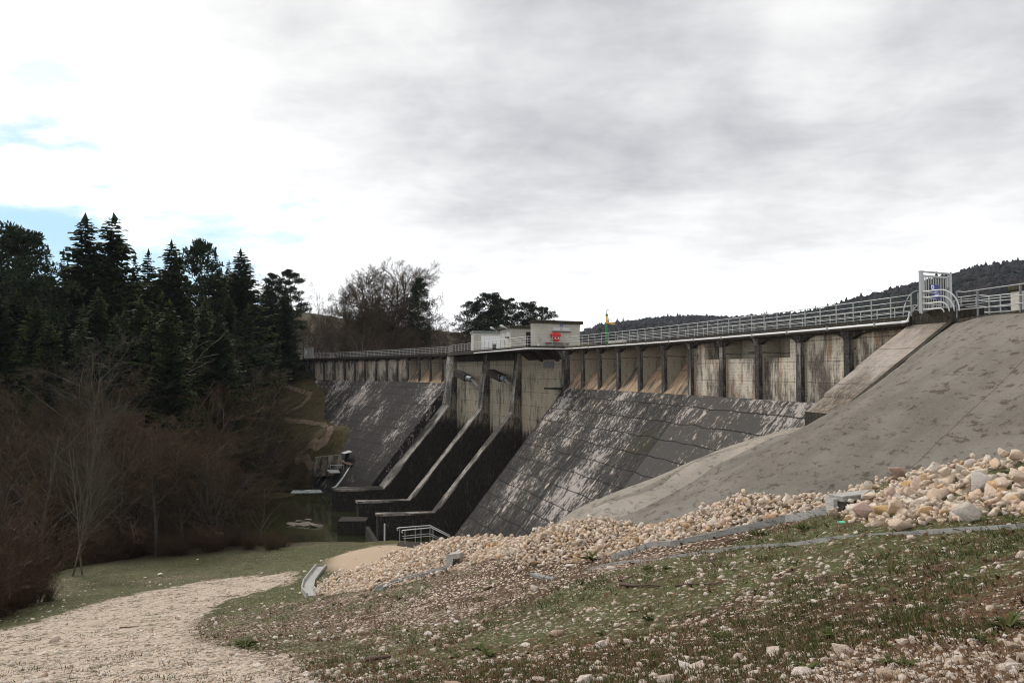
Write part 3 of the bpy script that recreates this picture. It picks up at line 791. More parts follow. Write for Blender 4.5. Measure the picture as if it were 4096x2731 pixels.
top_d = lambda T: np.interp(T, [-40, -22, -18, -14, -11, -8, -6], [3.2, 2.8, 2.6, 1.6, 0.9, -0.1, 0.0])
oA = sheet(-28, -6.0, top_d, 24, 150, 150, 'embankment', M['shot'], lambda T, D: rbf_eval(SA[:, :2], WA, np.stack([T, D], 1), 2.0))
tag(oA, kind='structure')
oB = sheet(-6.0, 48, lambda T: np.where(T < -4, 5.0, 0.0) + 0 * T, 26, 160, 90, 'embankment_flank', M['shot_lit'], flank_z)
tag(oB, kind='structure')

# ------------------------------------------------------------------ the dam
XR = [3385, 3192, 3026, 2882, 2756, 2651, 2555, 2469, 2394, 2327, 2266]
XL = [1766.3, 1719, 1675, 1627.8, 1585.7, 1543.6, 1501.6, 1457.7, 1417.4, 1377, 1335.7, 1294.6, 1254.3]
TR = [t_of_x(x, 0.12, 0.5) for x in XR]; TL = [t_of_x(x, 0.12, 0.5) for x in XL]
T_E = 44.2; T3, T2, T1 = 56.7, 66.8, 78.3; T_L = 81.0
dam = thing('dam', arc(60, 5, -18.8), 'weathered concrete gravity dam with buttressed spillway and a row of piers under its crest', 'dam')
KF = 1.22
fprof = lambda hb: [(-4, hb), (0.2 + (-1.83 - hb) / KF, hb), (0.2, -1.83), (-4, -1.83)]
MB().aprism(fprof(-21.0), -5.6, T_E, 34).build('downstream_face', M['face_r'], dam)
MB().aprism(fprof(-21.0), T_L, 152, 40).build('downstream_face', M['face_l'], dam)
MB().ablock(T_E, T_L, -4, -0.05, -22, 2.1, 20).build('spillway_wall', M['spill'], dam)
MB().ablock(T1 + 0.5, 81.2, 5, 17.25, -22, -16.0, 2).build('toe_block', M['sill'], dam)
# piers
for i, t in enumerate(TR + TL):
    hb = -2.3 if i not in (10,) else -2.6
    wd = 0.25 if i < 11 else 0.2
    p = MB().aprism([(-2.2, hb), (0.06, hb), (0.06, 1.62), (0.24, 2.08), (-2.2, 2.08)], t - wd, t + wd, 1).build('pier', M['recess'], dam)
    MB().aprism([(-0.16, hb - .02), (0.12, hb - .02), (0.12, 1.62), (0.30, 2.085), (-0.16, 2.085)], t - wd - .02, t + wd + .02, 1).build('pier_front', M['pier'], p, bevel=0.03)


def lintel(ta, tb, rise=0.33, hb=1.66, d0=-0.24, d1=0.06, n=8):
    mb = MB(); pts = []
    for j in range(n + 1):
        f = j / n; t = ta + (tb - ta) * f
        e = min(1.0, min(f, 1 - f) * 4.2); hh = hb + rise * math.sin(e * math.pi / 2)
        pts.append((t, hh))
    for (a, ha), (b_, hb2) in zip(pts[:-1], pts[1:]):
        mb.add([arc(a, d1, ha), arc(b_, d1, hb2), arc(b_, d1, 2.09), arc(a, d1, 2.09), arc(a, d0, ha), arc(b_, d0, hb2), arc(b_, d0, 2.09), arc(a, d0, 2.09)],
               [(0, 1, 2, 3), (5, 4, 7, 6), (0, 4, 5, 1)], [[(a, ha), (b_, hb2), (b_, 2.09), (a, 2.09)], [(b_, hb2), (a, ha), (a, 2.09), (b_, 2.09)], [(a, 0), (a, .3), (b_, .3), (b_, 0)]])
    return mb.build('lintel', M['lintel'], dam)


def bay(ta, tb, kind, wd=0.25):
    a, b_ = ta + wd - 0.01, tb - wd + 0.01
    if kind == 'full':
        MB().ablock(a, b_, -1.2, -0.30, -2.2, 2.08, 3).build('bay_wall', M['panel'], dam)
    elif kind == 'open':
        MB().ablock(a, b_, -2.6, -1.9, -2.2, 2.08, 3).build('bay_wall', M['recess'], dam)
        MB().aprism([(-1.95, -2.0), (0.15, -2.0), (0.15, -1.79), (-1.7, -1.79 + 1.85 * KF), (-1.95, -1.79 + 2.0 * KF)], a, b_, 3).build('bay_slope', M['bayslope'], dam)
    elif kind.startswith('half'):
        MB().ablock(a, b_, -1.5, -0.30, -2.2, 0.8, 3).build('bay_wall', M['panel'], dam)
        L = b_ - a
        if kind == 'half_far':     # opening near us, wall at full height at the far end
            MB().ablock(a + L * 0.62, b_, -1.5, -0.30, 0.8, 2.08, 1).build('bay_wall', M['panel'], dam)
            MB().ablock(a, a + L * 0.62, -3.2, -2.6, 0.8, 2.08, 1).build('opening', M['dark'], dam)
        elif kind == 'half_near':
            MB().ablock(a, a + L * 0.30, -1.5, -0.30, 0.8, 2.08, 1).build('bay_wall', M['panel'], dam)
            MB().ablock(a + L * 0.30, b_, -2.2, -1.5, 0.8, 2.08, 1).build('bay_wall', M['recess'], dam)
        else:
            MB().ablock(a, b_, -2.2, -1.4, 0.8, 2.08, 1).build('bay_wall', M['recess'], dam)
            mb = MB(); mb.ablock(a + L * 0.45, a + L * 0.72, -1.38, -1.2, 1.22, 1.28); mb.ablock(a + L * 0.45, a + L * 0.48, -1.38, -1.2, 0.9, 1.22)
            mb.build('bracket', M['brownwood'], dam)
    lintel(a, b_)


kinds_r = ['full', 'half_near', 'half', 'half_far', 'open', 'open', 'open', 'open', 'open', 'open']
for i, k in enumerate(kinds_r): bay(TR[i], TR[i + 1], k)
bay(TR[0] - 6.5, TR[0], 'full')
bay(TR[10], T_E + 3.2, 'none') if False else None
for i in range(len(TL) - 1): bay(TL[i], TL[i + 1], 'open' if i < 3 else 'full', 0.2)
bay(T_L - 0.3, TL[0], 'open', 0.2)
bay(TL[-1], TL[-1] + 4.6, 'full', 0.2); bay(TL[-1] + 4.6, TL[-1] + 9.2, 'full', 0.2)
# crest walkway
cprof = [(-4.2, 2.1), (0.34, 2.1), (0.36, 2.30), (0.42, 2.32), (0.42, 2.52), (-4.2, 2.52)]
MB().aprism(cprof, -5.7, T_E + 1.0, 26).build('crest_walkway', M['coping'], dam)
MB().aprism(cprof, T1 - 2.0, 150, 32).build('crest_walkway', M['coping'], dam)
P0 = arc(T_E - 0.6, 0.44); P1 = Vector((2.35, 84.1, 0)); P2 = Vector((1.55, 84.6, 0)); P3 = Vector((-8.4, 113.6, 0)); P4 = arc(80.6, 0.44)
back = [arc(t, -4.2) for t in (80.6, 70, 60, 50, T_E - 0.6)]
ring = [P0, P1, P2, P3, P4] + back
Z_ = lambda q, h: Vector((q.x, q.y, h))
n_ = len(ring)
mb = MB(); mb.add([Z_(q, 2.12) for q in ring] + [Z_(q, 2.56) for q in ring], [tuple(range(n_))[::-1], tuple(range(n_, 2 * n_))] + [(i, (i + 1) % n_, n_ + (i + 1) % n_, n_ + i) for i in range(n_)])
# orientation: ring runs clockwise seen from above -> flip
mb.f = [tuple(reversed(f)) for f in mb.f]
mb.build('spillway_platform', M['coping'], dam)
# brackets under the platform
for t in (46.2, 50.6):
    dmax = 3.6 if t < 48 else 2.9
    MB().aprism([(-0.05, 1.0), (0.15, 1.05), (dmax * .55, 1.88), (dmax * .8, 2.11), (-0.05, 2.11)], t - 0.22, t + 0.22).build('platform_bracket', M['coping'], dam)
MB().aprism([(-0.05, 1.2), (0.9, 1.9), (1.0, 2.11), (-0.05, 2.11)], T_E, T_E + 10.5, 4).build('haunch', M['coping'], dam)
# big pier closing the right block and its ledge
MB().aprism([(-1.0, -2.6), (0.45, -2.6), (0.45, 1.2), (1.0, 2.1), (-1.0, 2.1)], T_E - 0.7, T_E + 0.15).build('pier', M['pier'], dam)
MB().ablock(T_E - 0.2, T_E + 2.4, -0.05, 1.5, -1.98, -1.80).build('ledge', M['coping'], dam)
MB().ablock(47.4, 50.2, -0.05, 0.02, 0.32, 0.98).build('grey_plate', M['steel_dark'], dam)
# spillway buttresses
for t0, t1, dd in ((T3, T3 + 1.15, 0), (T2, T2 + 1.25, 0), (T1, T1 + 2.8, 0)):
    prof = [(0.12, 2.1), (1.02, -5.0), (10.55, -16.3), (17.2, -16.08), (17.2, -21), (-0.05, -21), (-0.05, 2.1)]
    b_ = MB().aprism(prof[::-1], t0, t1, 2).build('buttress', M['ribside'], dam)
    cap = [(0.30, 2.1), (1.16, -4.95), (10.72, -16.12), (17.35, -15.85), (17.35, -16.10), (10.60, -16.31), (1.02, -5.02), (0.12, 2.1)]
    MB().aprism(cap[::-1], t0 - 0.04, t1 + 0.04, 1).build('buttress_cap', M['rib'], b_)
for ta, tb in ((T3 + 1.2, T2 - 0.05), (T2 + 1.3, T1 - 0.05)):
    MB().ablock(ta, tb, -0.05, 0.42, 1.28, 2.11, 2).build('spillway_beam', M['lintel'], dam)


def bar(mb, a, b_, w, h):
    a, b_ = Vector(a), Vector(b_); d = (b_ - a).normalized(); s = d.cross(Vector((0, 0, 1))).normalized(); u = s.cross(d)
    return mb.box((a + b_) / 2, ((b_ - a).length, w, h), (d, s, u))


for pts, ys in (((1826, 1490), (1868, 1512), (1888, 1516), (1912, 1545)), (114.5, 111.3, 110.0, 108.2)), (((1964, 1490), (2009, 1512), (2022, 1518), (2038, 1534)), (103.6, 100.6, 99.6, 98.6)):
    q = [PY(x, y, Y - 1.0) for (x, y), Y in zip(pts, ys)]
    v = bar(MB(), q[0], q[1], 0.9, 0.85).build('sluice_housing', M['lintel'], dam)
    MB().tube([q[1], q[2]], 0.36, 10).build('sluice_pipe', M['steel_dark'], v)
    bar(MB(), q[2], q[3], 0.35, 0.12).build('sluice_chute', M['galvd'], v)
# abutment ramp, gate plinth, coping of the bank
MB().aprism([(-.6, -3.2), (5.5, -3.3), (5.5, -1.88), (4.55, -1.22), (4.5, -1.04), (2.95, .08), (2.88, .20), (1.5, 1.18), (1.44, 1.22), (0.05, 2.2), (-.6, 2.3)], -8.15, -5.45, 2).build('abutment_ramp', M['ramp'], dam)
MB().ablock(-8.13, -5.47, 5.4, 5.53, -3.3, -1.86).build('ramp_end', M['coping'], dam)
MB().aprism([(5.45, -2.2), (5.45, -1.72), (5.2, -1.53), (0.05, 2.23), (0.0, 1.7), (5.0, -2.1)], -8.42, -8.10, 1).build('ramp_kerb', M['coping'], dam)
MB().aprism([(-1.0, 2.1), (0.16, 2.1), (0.16, 2.74), (-1.0, 2.74)], -8.9, -5.7, 1).build('gate_plinth', M['coping'], dam)
mb = MB(); ts = np.linspace(-30, -8.8, 16)
for a, b2 in zip(ts[:-1], ts[1:]):
    da, db = float(top_d(a)) - 0.02, float(top_d(b2)) - 0.02
    mb.hexa([arc(a, da - 3, 1.6), arc(a, da + .05, 1.6), arc(b2, db + .05, 1.6), arc(b2, db - 3, 1.6), arc(a, da - 3, 2.22), arc(a, da + .05, 2.22), arc(b2, db + .05, 2.22), arc(b2, db - 3, 2.22)])
mb.build('bank_coping', M['coping'], dam)
# apron walls in the river
w1 = MB(); w1.hexa([PY(1349, 2140, 95.5), PY(1463, 2140, 95.5), PY(1472, 2138, 99), PY(1367, 2138, 99), PY(1349, 2084, 95.5), PY(1463, 2083, 95.5), PY(1475, 2066, 99), PY(1367, 2066, 99)])
w1.build('apron_block', M['sill'], dam)
a, b2 = PY(1469, 2104, 94), PY(1508, 2170, 84.5)
mb = MB(); mb.hexa([(a.x - .2, a.y, -20), (b2.x - .25, b2.y, -20), (b2.x + .25, b2.y, -20), (a.x + .2, a.y, -20), (a.x - .2, a.y, a.z), (b2.x - .25, b2.y, b2.z), (b2.x + .25, b2.y, b2.z), (a.x + .2, a.y, a.z)])
mb.f = [tuple(reversed(f)) for f in mb.f]; mb.build('channel_wall', M['sill'], dam)


# ------------------------------------------------------------------ railings and pipes on the crest
def railing(name, loc, label, pts, post_h=1.02, rails=(1.0, 0.74, 0.48, 0.22), spacing=1.52, pm='galvd', rm='rail', pw=0.045, rr=0.020, group=None, cat='railing', extra=None):
    r = thing(name, loc, label, cat, group)
    pts = [Vector(q) for q in pts]; segs = [(b_ - a).length for a, b_ in zip(pts[:-1], pts[1:])]; L = sum(segs)
    n = max(1, round(L / spacing)); me = None
    for i in range(n + 1):
        s = L * i / n; k = 0
        while k < len(segs) - 1 and s > segs[k]: s -= segs[k]; k += 1
        q = pts[k].lerp(pts[k + 1], min(1, s / segs[k]))
        if me is None:
            o = MB().box(q + Vector((0, 0, post_h / 2)), (pw, pw, post_h)).build('post', M[pm], r)
            me = o; q0 = q
        else:
            c = me.copy(); COL.objects.link(c); c.parent = r; c.location = q - q0
    for h in rails:
        MB().tube([q + Vector((0, 0, h)) for q in pts], rr if h == max(rails) else rr * 0.85, 6).build('rail', M[rm], r, smooth=True)
    return r


def arcpts(t0, t1, d, h, st=2.2):
    n = max(2, int(abs(t1 - t0) / st)); return [arc(t0 + (t1 - t0) * i / n, d, h) for i in range(n + 1)]


railing('crest_railing', arc(20, .3, 2.52), 'long tube railing along the near stretch of the crest, above the white pipe', arcpts(-5.9, T_E - .3, 0.3, 2.52))
railing('crest_railing', arc(110, .3, 2.52), 'long tube railing along the far stretch of the crest, ending at the small far gate', arcpts(80.2, 143, 0.3, 2.52))
railing('crest_railing', arc(15, -3.6, 2.52), 'tube railing on the reservoir side of the near walkway, seen through the front railing', arcpts(-6.5, 40, -3.9, 2.52), rm='galvd')
hp = lambda q: Vector((q.x, q.y, 2.56))
ins = lambda q: q + (arc(60, -1) - arc(60, 0)) * 0.14
railing('platform_railing', hp(P2), 'tube railing bending around the spillway platform in front of the buildings', [hp(ins(P0)), hp(ins(P1)), hp(ins(P2)), hp(ins(P3)), hp(ins(P4))], post_h=0.99, rails=(0.98, 0.73, 0.47, 0.22))
# white drain pipe
pp = [arc(t, 0.50, 2.27) for t in np.linspace(-5.5, T_E - 0.8, 24)] + [Z_(P0, 2.28) + Vector((-.1, -.1, 0)), Z_(P1, 2.28) + Vector((-.05, -.1, 0)), Z_(P2, 2.28) + Vector((-.12, -.05, 0))]
pe = P2.lerp(P3, 0.56); pp += [Z_(P2.lerp(P3, f), 2.26 - .1 * f) + Vector((-.12, -.03, 0)) for f in (0.2, 0.4, 0.62)]
pipe = thing('drain_pipe', arc(20, .5, 2.27), 'white plastic pipe clamped along the edge of the crest below the railing', 'pipe')
MB().tube(pp, 0.060, 8).build('pipe_run', M['pvc'], pipe, smooth=True)
mb = MB()
for i in range(1, 24):
    t = -5.5 + i * (T_E + 4.7) / 24; mb.ablock(t - .03, t + .03, 0.42, 0.60, 2.17, 2.37)
cl = mb
MB().tube([arc(-5.5, .5, 2.27), arc(-5.9, .5, 2.3), arc(-6.0, .45, 2.7)], 0.07, 8).build('elbow', M['pvc'], pipe, smooth=True)
for i in range(1, 24, 2):
    t = -5.5 + i * (T_E + 4.7) / 24; MB().ablock(t - .03, t + .03, 0.42, 0.60, 2.17, 2.37).build('clamp', M['galvd'], pipe)


# ------------------------------------------------------------------ gates
def gate(a, b_, h0, h1, label, bars=9, board=None, post=0.19):
    a, b_ = Vector(a), Vector(b_); g = thing('security_gate', (a.x, a.y, h0), label, 'gate')
    u = (b_ - a); Wd = u.length; u.normalize(); nn = Vector((0, 0, 1)).cross(u); z = Vector((0, 0, 1)); ax = (u, nn, z)
    C = lambda s, h, off=0: Vector((a.x, a.y, 0)) + u * s + z * h + nn * off
    for s in (post / 2, Wd - post / 2): MB().box(C(s, (h0 + h1) / 2), (post, 0.12, h1 - h0), ax).build('gate_post', M['galv'], g, bevel=0.01)
    MB().box(C(Wd / 2, h1 + .03), (Wd, 0.14, 0.06), ax).build('top_bar', M['galv'], g)
    lf = MB(); i0, i1 = post + .04, Wd - post - .04
    lf.box(C((i0 + i1) / 2, h1 - .16), (i1 - i0, .06, .09), ax); lf.box(C((i0 + i1) / 2, h0 + .1), (i1 - i0 - .02, .06, .08), ax)
    for s in (i0 + .03, i1 - .05): lf.box(C(s, (h0 + h1) / 2 - .06), (.07 if s < Wd / 2 else .12, .055, h1 - h0 - .28), ax)
    leaf = lf.build('gate_leaf', M['galv'], g)
    for k in range(bars):
        s = i0 + .07 + (i1 - .13 - i0) * (k + 0.75) / (bars + .25)
        MB().box(C(s, (h0 + h1) / 2 - .06), (.035, .035, h1 - h0 - .3), ax).build('gate_bar', M['galvd'], leaf)
    MB().box(C(i1 - .04, h0 + (h1 - h0) * .62, -.05), (.05, .06, .16), ax).build('lock', M['steel_dark'], leaf)
    return g, C, u, nn


ga, gb = Vector((18.45, 36.95, 0)), Vector((20.4, 37.95, 0))
g, C, u, nn = gate(ga, gb, 2.6, 4.46, 'tall galvanised bar gate with a navy notice board at the near end of the crest')
bd = MB().box(C(.98, 3.58, -.07), (.66, .02, .68), (u, nn, Vector((0, 0, 1)))).build('notice_board', M['navy'], g)
# emblem: white rounded tile with a small castle-like drawing
em = MB(); c0 = C(.76, 3.80, -.085)
em.tube([c0, c0 - nn * .006], 0.105, 20); em.box(c0 + Vector((0, 0, .045)) - u * .05 - nn * .003, (.10, .006, .10), (u, nn, Vector((0, 0, 1))))
eo = em.build('emblem', M['ltext'], bd)
em2 = MB()
em2.box(c0 - nn * .010 + Vector((0, 0, .01)), (.07, .004, .055), (u, nn, Vector((0, 0, 1)))); em2.box(c0 - nn * .010 + Vector((0, 0, -.045)), (.09, .004, .014), (u, nn, Vector((0, 0, 1))))
em2.build('emblem_drawing', M['navy'], bd)
lt_ = MB()
for k, (x0_, x1_) in enumerate(((.90, 1.06), (.90, 1.16), (.90, 1.22), (.90, 1.18))):     # small print, too small to read in the photograph
    lt_.box(C((x0_ + x1_) / 2, 3.66 - k * .07, -.083), (x1_ - x0_, .006, .026), (u, nn, Vector((0, 0, 1))))
lt_.build('small_print', M['ltext'], bd)
# far gate
fa, fb = PY(1217, 1431, 166), PY(1252, 1431, 163.5)
g2, C2, u2, n2_ = gate(Vector((fa.x, fa.y, 0)), Vector((fb.x, fb.y, 0)), 2.55, 4.60, 'small galvanised gate with a pale notice panel at the far end of the crest', bars=7, post=.2)
MB().box(C2(.88, 3.75, -.1), (.55, .03, .85), (u2, n2_, Vector((0, 0, 1)))).build('notice_panel', M['offwhite'], g2)

# fanned anti-climb barrier next to the near gate
fan = thing('curved_barrier', PY(3686, 1245, 36.7), 'fan of bent white tubes curving down in front of the near gate', 'barrier')
A_ = PY(3762, 1173, 37.6); Bp = PY(3687, 1166, 36.7); Cp = PY(3768, 1155.5, 35.7)
dirBC = (Vector((Cp.x, Cp.y, 0)) - Vector((Bp.x, Bp.y, 0))).normalized()
for k in range(4):
    h = 3.54 - .27 * k; R = .98 - .25 * k - (.0 if k < 3 else .03); ln = 1.15 + (0.0 if k else 0)
    c_ = Vector((Bp.x, Bp.y, 0)) + dirBC * 0.95; pts = [Vector((A_.x, A_.y, h)), Vector((Bp.x, Bp.y, h))]
    pts = [Vector((A_.x, A_.y, h)).lerp(Vector((Bp.x, Bp.y, h)), f) for f in (0, .5, .93)] + [Vector((Bp.x, Bp.y, h)) + dirBC * .08]
    for j in range(0, 9):
        an = j / 8 * math.pi / 2; pts.append(c_ + dirBC * (R * math.sin(an)) + Vector((0, 0, h - R + R * math.cos(an))))
    pts = [q for q in pts if q.z > 2.55] + [Vector((pts[-1].x, pts[-1].y, 2.55))]
    MB().tube(pts, 0.03, 8).build('bent_tube', M['rail'], fan, smooth=True)
for q in (A_, Bp, PY(3673, 1157, 38.4)):
    top = 3.54 if q is not fan else 3.5
    MB().box((q.x, q.y, 3.05), (.055, .055, 1.0 if q.z < 3.7 else 1.2)).build('post', M['galvd'], fan)
q = PY(3673, 1157, 38.4)
for rad, cz in ((1.35, 3.75), (.55, 3.05)):
    pts = []
    for j in range(10):
        an = j / 9 * math.pi / 2 * .96; o = arc(0, 1) - arc(0, 0)
        pts.append(Vector((q.x, q.y, cz)) + Vector((o.x, o.y, 0)) * rad * .62 * math.sin(an) + Vector((0, 0, -rad * (1 - math.cos(an)))))
    MB().tube(pts, .022, 6).build('bent_tube', M['galv'], fan, smooth=True)


def px_rail(name, label, rails, posts, pm, rm, mats_r=.026, pw=.06):
    """a railing from surveyed rails: lists of (x, y, distance)"""
    r = thing(name, PY(*posts[0][0]), label, 'railing')
    for rl in rails: MB().tube([PY(*q) for q in rl], mats_r, 6).build('rail', M[rm], r, smooth=True)
    for a, b_ in posts:
        A, B = PY(*a), PY(*b_); MB().box(((A.x + B.x) / 2, (A.y + B.y) / 2, (A.z + B.z) / 2), (pw, pw, abs(A.z - B.z))).build('post', M[pm], r)
    return r


px_rail('bank_railing', 'railing with dark grey posts and thin rails along the top of the grey bank',
        [[(3828, 1166, 35.2), (3860, 1167.5, 34.6), (3911, 1160, 33.4), (4096, 1134, 29.6), (4220, 1117, 27.6)], [(3828, 1208, 35.2), (3911, 1201, 33.4), (4096, 1179, 29.6), (4220, 1166, 27.6)],
         [(3828, 1239, 35.2), (3911, 1232, 33.4), (4096, 1211, 29.6), (4220, 1198, 27.6)]],
        [((3828, 1163, 35.2), (3828, 1271, 35.2)), ((3911, 1160, 33.4), (3911, 1264, 33.4)), ((4082, 1136, 29.9), (4082, 1249, 29.9))], 'steel_dark', 'galv', .022)
px_rail('bank_railing', 'pale four bar railing behind the dark posts, running into the mossy pillar',
        [[(3830, 1190, 38), (3911, 1180, 37), (3957, 1184, 36), (4096, 1170, 33.5), (4200, 1160, 32)], [(3911, 1202, 37), (3957, 1206, 36), (4058, 1197, 34.2)],
         [(3830, 1232, 38), (3911, 1224, 37), (3957, 1229, 36), (4058, 1221, 34.2)], [(3830, 1253, 38), (3911, 1245, 37), (3957, 1249, 36), (4058, 1243, 34.2)]],
        [((3957, 1185, 36), (3957, 1262, 36)), ((3845, 1188, 37.6), (3845, 1272, 37.6))], 'galvd', 'rail', .026, .05)
pil = thing('gate_pillar', PY(4100, 1250, 34), 'squat concrete pillar with an overhanging mossy cap, at the right edge behind the railing', 'pillar')
c_ = PY(4100, 1250, 34)
MB().box((c_.x, c_.y, 2.72), (.74, .7, 1.2)).build('shaft', M['house'], pil)
MB().box((c_.x, c_.y, 3.42), (.92, .9, .22)).build('cap', M['mossroof'], pil, bevel=.04)
# low parapet wall at the far abutment
pw_ = MB(); A, B = PY(1085, 1440, 178), PY(1205, 1440, 170)
bar(pw_, (A.x, A.y, 2.6), (B.x, B.y, 2.6), .5, .9)
tag(pw_.build('parapet_wall', M['panel']), 'low pale parapet wall beyond the far gate', 'wall')
MB_ = MB(); bar(MB_, arc(t_of_x(2500, -3.3, 2.8), -3.3, 2.78), arc(t_of_x(2440, -3.3, 2.8), -3.3, 2.78), .35, .52)
tag(MB_.build('low_wall', M['house']), 'low pale wall on the walkway behind the railing, beside the green hoist', 'wall')


# ------------------------------------------------------------------ crest buildings
def frame(o, ang):
    u = Vector((math.cos(ang), math.sin(ang), 0)); v = Vector((-math.sin(ang), math.cos(ang), 0))
    return (lambda x, y, z: Vector((o[0], o[1], 0)) + u * x + v * y + Vector((0, 0, z))), u, v


def prism(mb, ring, z0, z1, fr, grow=0.0):
    n = len(ring); cx_ = sum(q[0] for q in ring) / n; cy_ = sum(q[1] for q in ring) / n
    rr = [(x + grow * (1 if x > cx_ else -1), y + grow * (1 if y > cy_ else -1)) for x, y in ring]
    return mb.add([fr(x, y, z0) for x, y in rr] + [fr(x, y, z1) for x, y in rr], [tuple(range(n))[::-1], tuple(range(n, 2 * n))] + [(i, (i + 1) % n, n + (i + 1) % n, n + i) for i in range(n)])


# big control house
hA = PY(2160, 1380, 90.0); fr, u, v = frame((hA.x, hA.y), math.radians(29)); ax = (u, v, Vector((0, 0, 1)))
house = thing('control_house', fr(2.5, 3, 2.5), 'largest flat roofed house on the crest, with a rounded corner and two shuttered windows', 'building')
Wd, Dp, r_ = 5.25, 5.5, 0.75
ring1 = [(-r_ + r_ * (1 - math.cos(a)), r_ * (1 - math.sin(a))) for a in [i * math.pi / 12 for i in range(7)]]
ring1 = [(-r_ * math.cos(a), r_ - r_ * math.sin(a)) for a in [i * math.pi / 12 for i in range(7)]] + [(Wd, 0), (Wd + 1.2, Dp), (-r_ + 2.9, Dp)]
prism(MB(), ring1, 2.5, 4.90, fr).build('wall', M['house'], house)
prism(MB(), ring1, 4.90, 5.22, fr, .03).build('wall_band', M['houseband'], house)
prism(MB(), ring1, 5.22, 5.56, fr, .28).build('roof', M['mossroof'], house)
for x0, x1 in ((1.62, 2.60), (2.86, 3.86)):
    wn_ = MB().box(fr((x0 + x1) / 2, -.005, 4.63), (x1 - x0, .06, .44), ax).build('window', M['offwhite'], house)
    MB().box(fr((x0 + x1) / 2, -.045, 4.63), (x1 - x0 - .08, .03, .37), ax).build('shutter', M['offwhite'], wn_)
MB().box(fr(2.74, -.06, 4.36), (2.44, .2, .09), ax).build('window_sill', M['brownwood'], house)
sgn = MB().box(fr(2.76, -.05, 5.06), (.36, .03, .24), ax).build('street_sign', M['blue'], house)
mb = MB()
for k, (a_, b_) in enumerate(((-.12, .12), (-.09, .1))):
    mb.box(fr(2.76 + (a_ + b_) / 2, -.07, 5.09 - k * .07), (b_ - a_, .008, .025), ax)
mb.build('lettering', M['ltext'], sgn)
MB().box(fr(.0, -.02, 3.45), (.34, .1, .3), ax).build('vent_box', M['galvd'], house)
MB().box(fr(-.22, -.02, 2.72), (.2, .06, .4), ax).build('meter_box', M['white'], house)

# red lifebuoy housing
lb = thing('lifebuoy_housing', fr(1.95, -.12, 3.25), 'red plastic lifebuoy housing fixed below the shutters of the largest house', 'lifebuoy box')
outl = [(-.22, 0), (.22, 0), (.44, .16), (.50, .50), (.70, .74), (.62, .84), (.22, 1.02), (0, 1.06), (-.22, 1.02), (-.62, .84), (-.70, .74), (-.50, .50), (-.44, .16)]
def slab(mb, pts, x0, z0, y0, y1):
    n = len(pts); return mb.add([fr(x0 + x, y0, z0 + z) for x, z in pts] + [fr(x0 + x, y1, z0 + z) for x, z in pts], [tuple(range(n)), tuple(range(n, 2 * n))[::-1]] + [(i, n + i, n + (i + 1) % n, (i + 1) % n) for i in range(n)])
slab(MB(), outl, 1.95, 3.22, -.30, -.02).build('casing', M['red'], lb, bevel=.04)
slab(MB(), [(-.40, .36), (.40, .36), (.44, .66), (.36, .74), (-.36, .74), (-.44, .66)], 1.95, 3.22, -.315, -.29).build('recess', M['redd'], lb)
mb = MB(); cc = fr(1.95, -.35, 3.62); mb.tube([cc + u * (.27 * math.cos(a)) + Vector((0, 0, .27 * math.sin(a))) for a in [i * math.pi / 8 for i in range(16)]], .065, 8, closed=True)
mb.build('lifebuoy', M['red'], lb, smooth=True)
for s in (-1, 1):
    MB().tube([fr(1.95 + s * .2, -.33, 3.60), fr(1.95 + s * .22, -.42, 3.60)], .07, 10).build('reflector', M['white'], lb)
lbp = MB().tube([fr(.6, -.25, 3.02), fr(3.6, -.25, 2.98)], .11, 8)
tag(lbp.build('brown_pipe', M['brownwood'], smooth=True), 'brown horizontal pipe low along the front of the largest house', 'pipe')

# antenna on its roof
an_ = thing('antenna', fr(2.0, 2.5, 5.56), 'thin whip antenna with an oval panel on the roof of the largest house', 'antenna')
q = fr(2.0, 2.5, 5.56)
MB().tube([q, q + Vector((0, 0, 1.5))], .02, 6).build('mast', M['galv'], an_)
MB().tube([q + Vector((0.1, 0, .45)), q + Vector((.1, 0, .55)), q + Vector((.1, 0, .75)), q + Vector((.1, 0, .85))], [.03, .1, .1, .03], 10).build('panel', M['offwhite'], an_, smooth=True)

# middle building
o2 = PY(2043, 1385, 99.0); fr2, u, v = frame((o2.x, o2.y), math.radians(29)); ax = (u, v, Vector((0, 0, 1)))
bl = thing('valve_house', fr2(1.6, 2.2, 2.5), 'middle flat roofed house on the crest with a black open doorway', 'building')
ring2 = [(0, 0), (3.5, 0), (4.4, 4.4), (.95, 4.4)]
prism(MB(), ring2, 2.5, 4.80, fr2).build('wall', M['house'], bl)
prism(MB(), ring2, 4.80, 5.12, fr2, .02).build('wall_band', M['houseband'], bl)
prism(MB(), [(-.1, -.1), (3.7, -.1), (4.6, 4.5), (.85, 4.5)], 5.12, 5.50, fr2, .2).build('roof', M['mossroof'], bl)
MB().box(fr2(2.62, -.01, 3.62), (.95, .12, 2.24), ax).build('doorway', M['dark'], bl)
sk = lambda y: .95 * y / 4.4 - .02
fd = MB().box(fr2(sk(2.75), 2.75, 3.55), (.08, .95, 2.1), ax).build('door', M['offwhite'], bl)
MB().box(fr2(sk(2.42) - .06, 2.42, 3.5), (.06, .05, .12), ax).build('handle', M['steel_dark'], fd)
wn_ = MB().box(fr2(sk(1.05), 1.05, 4.42), (.08, .7, .62), ax).build('window', M['offwhite'], bl)
MB().box(fr2(sk(1.05) - .05, 1.05, 4.42), (.03, .05, .6), ax).build('glazing_bar', M['white'], wn_)
MB().box(fr2(sk(1.05) - .12, 1.05, 4.06), (.24, .8, .14), ax).build('flower_box', M['mossroof'], bl)

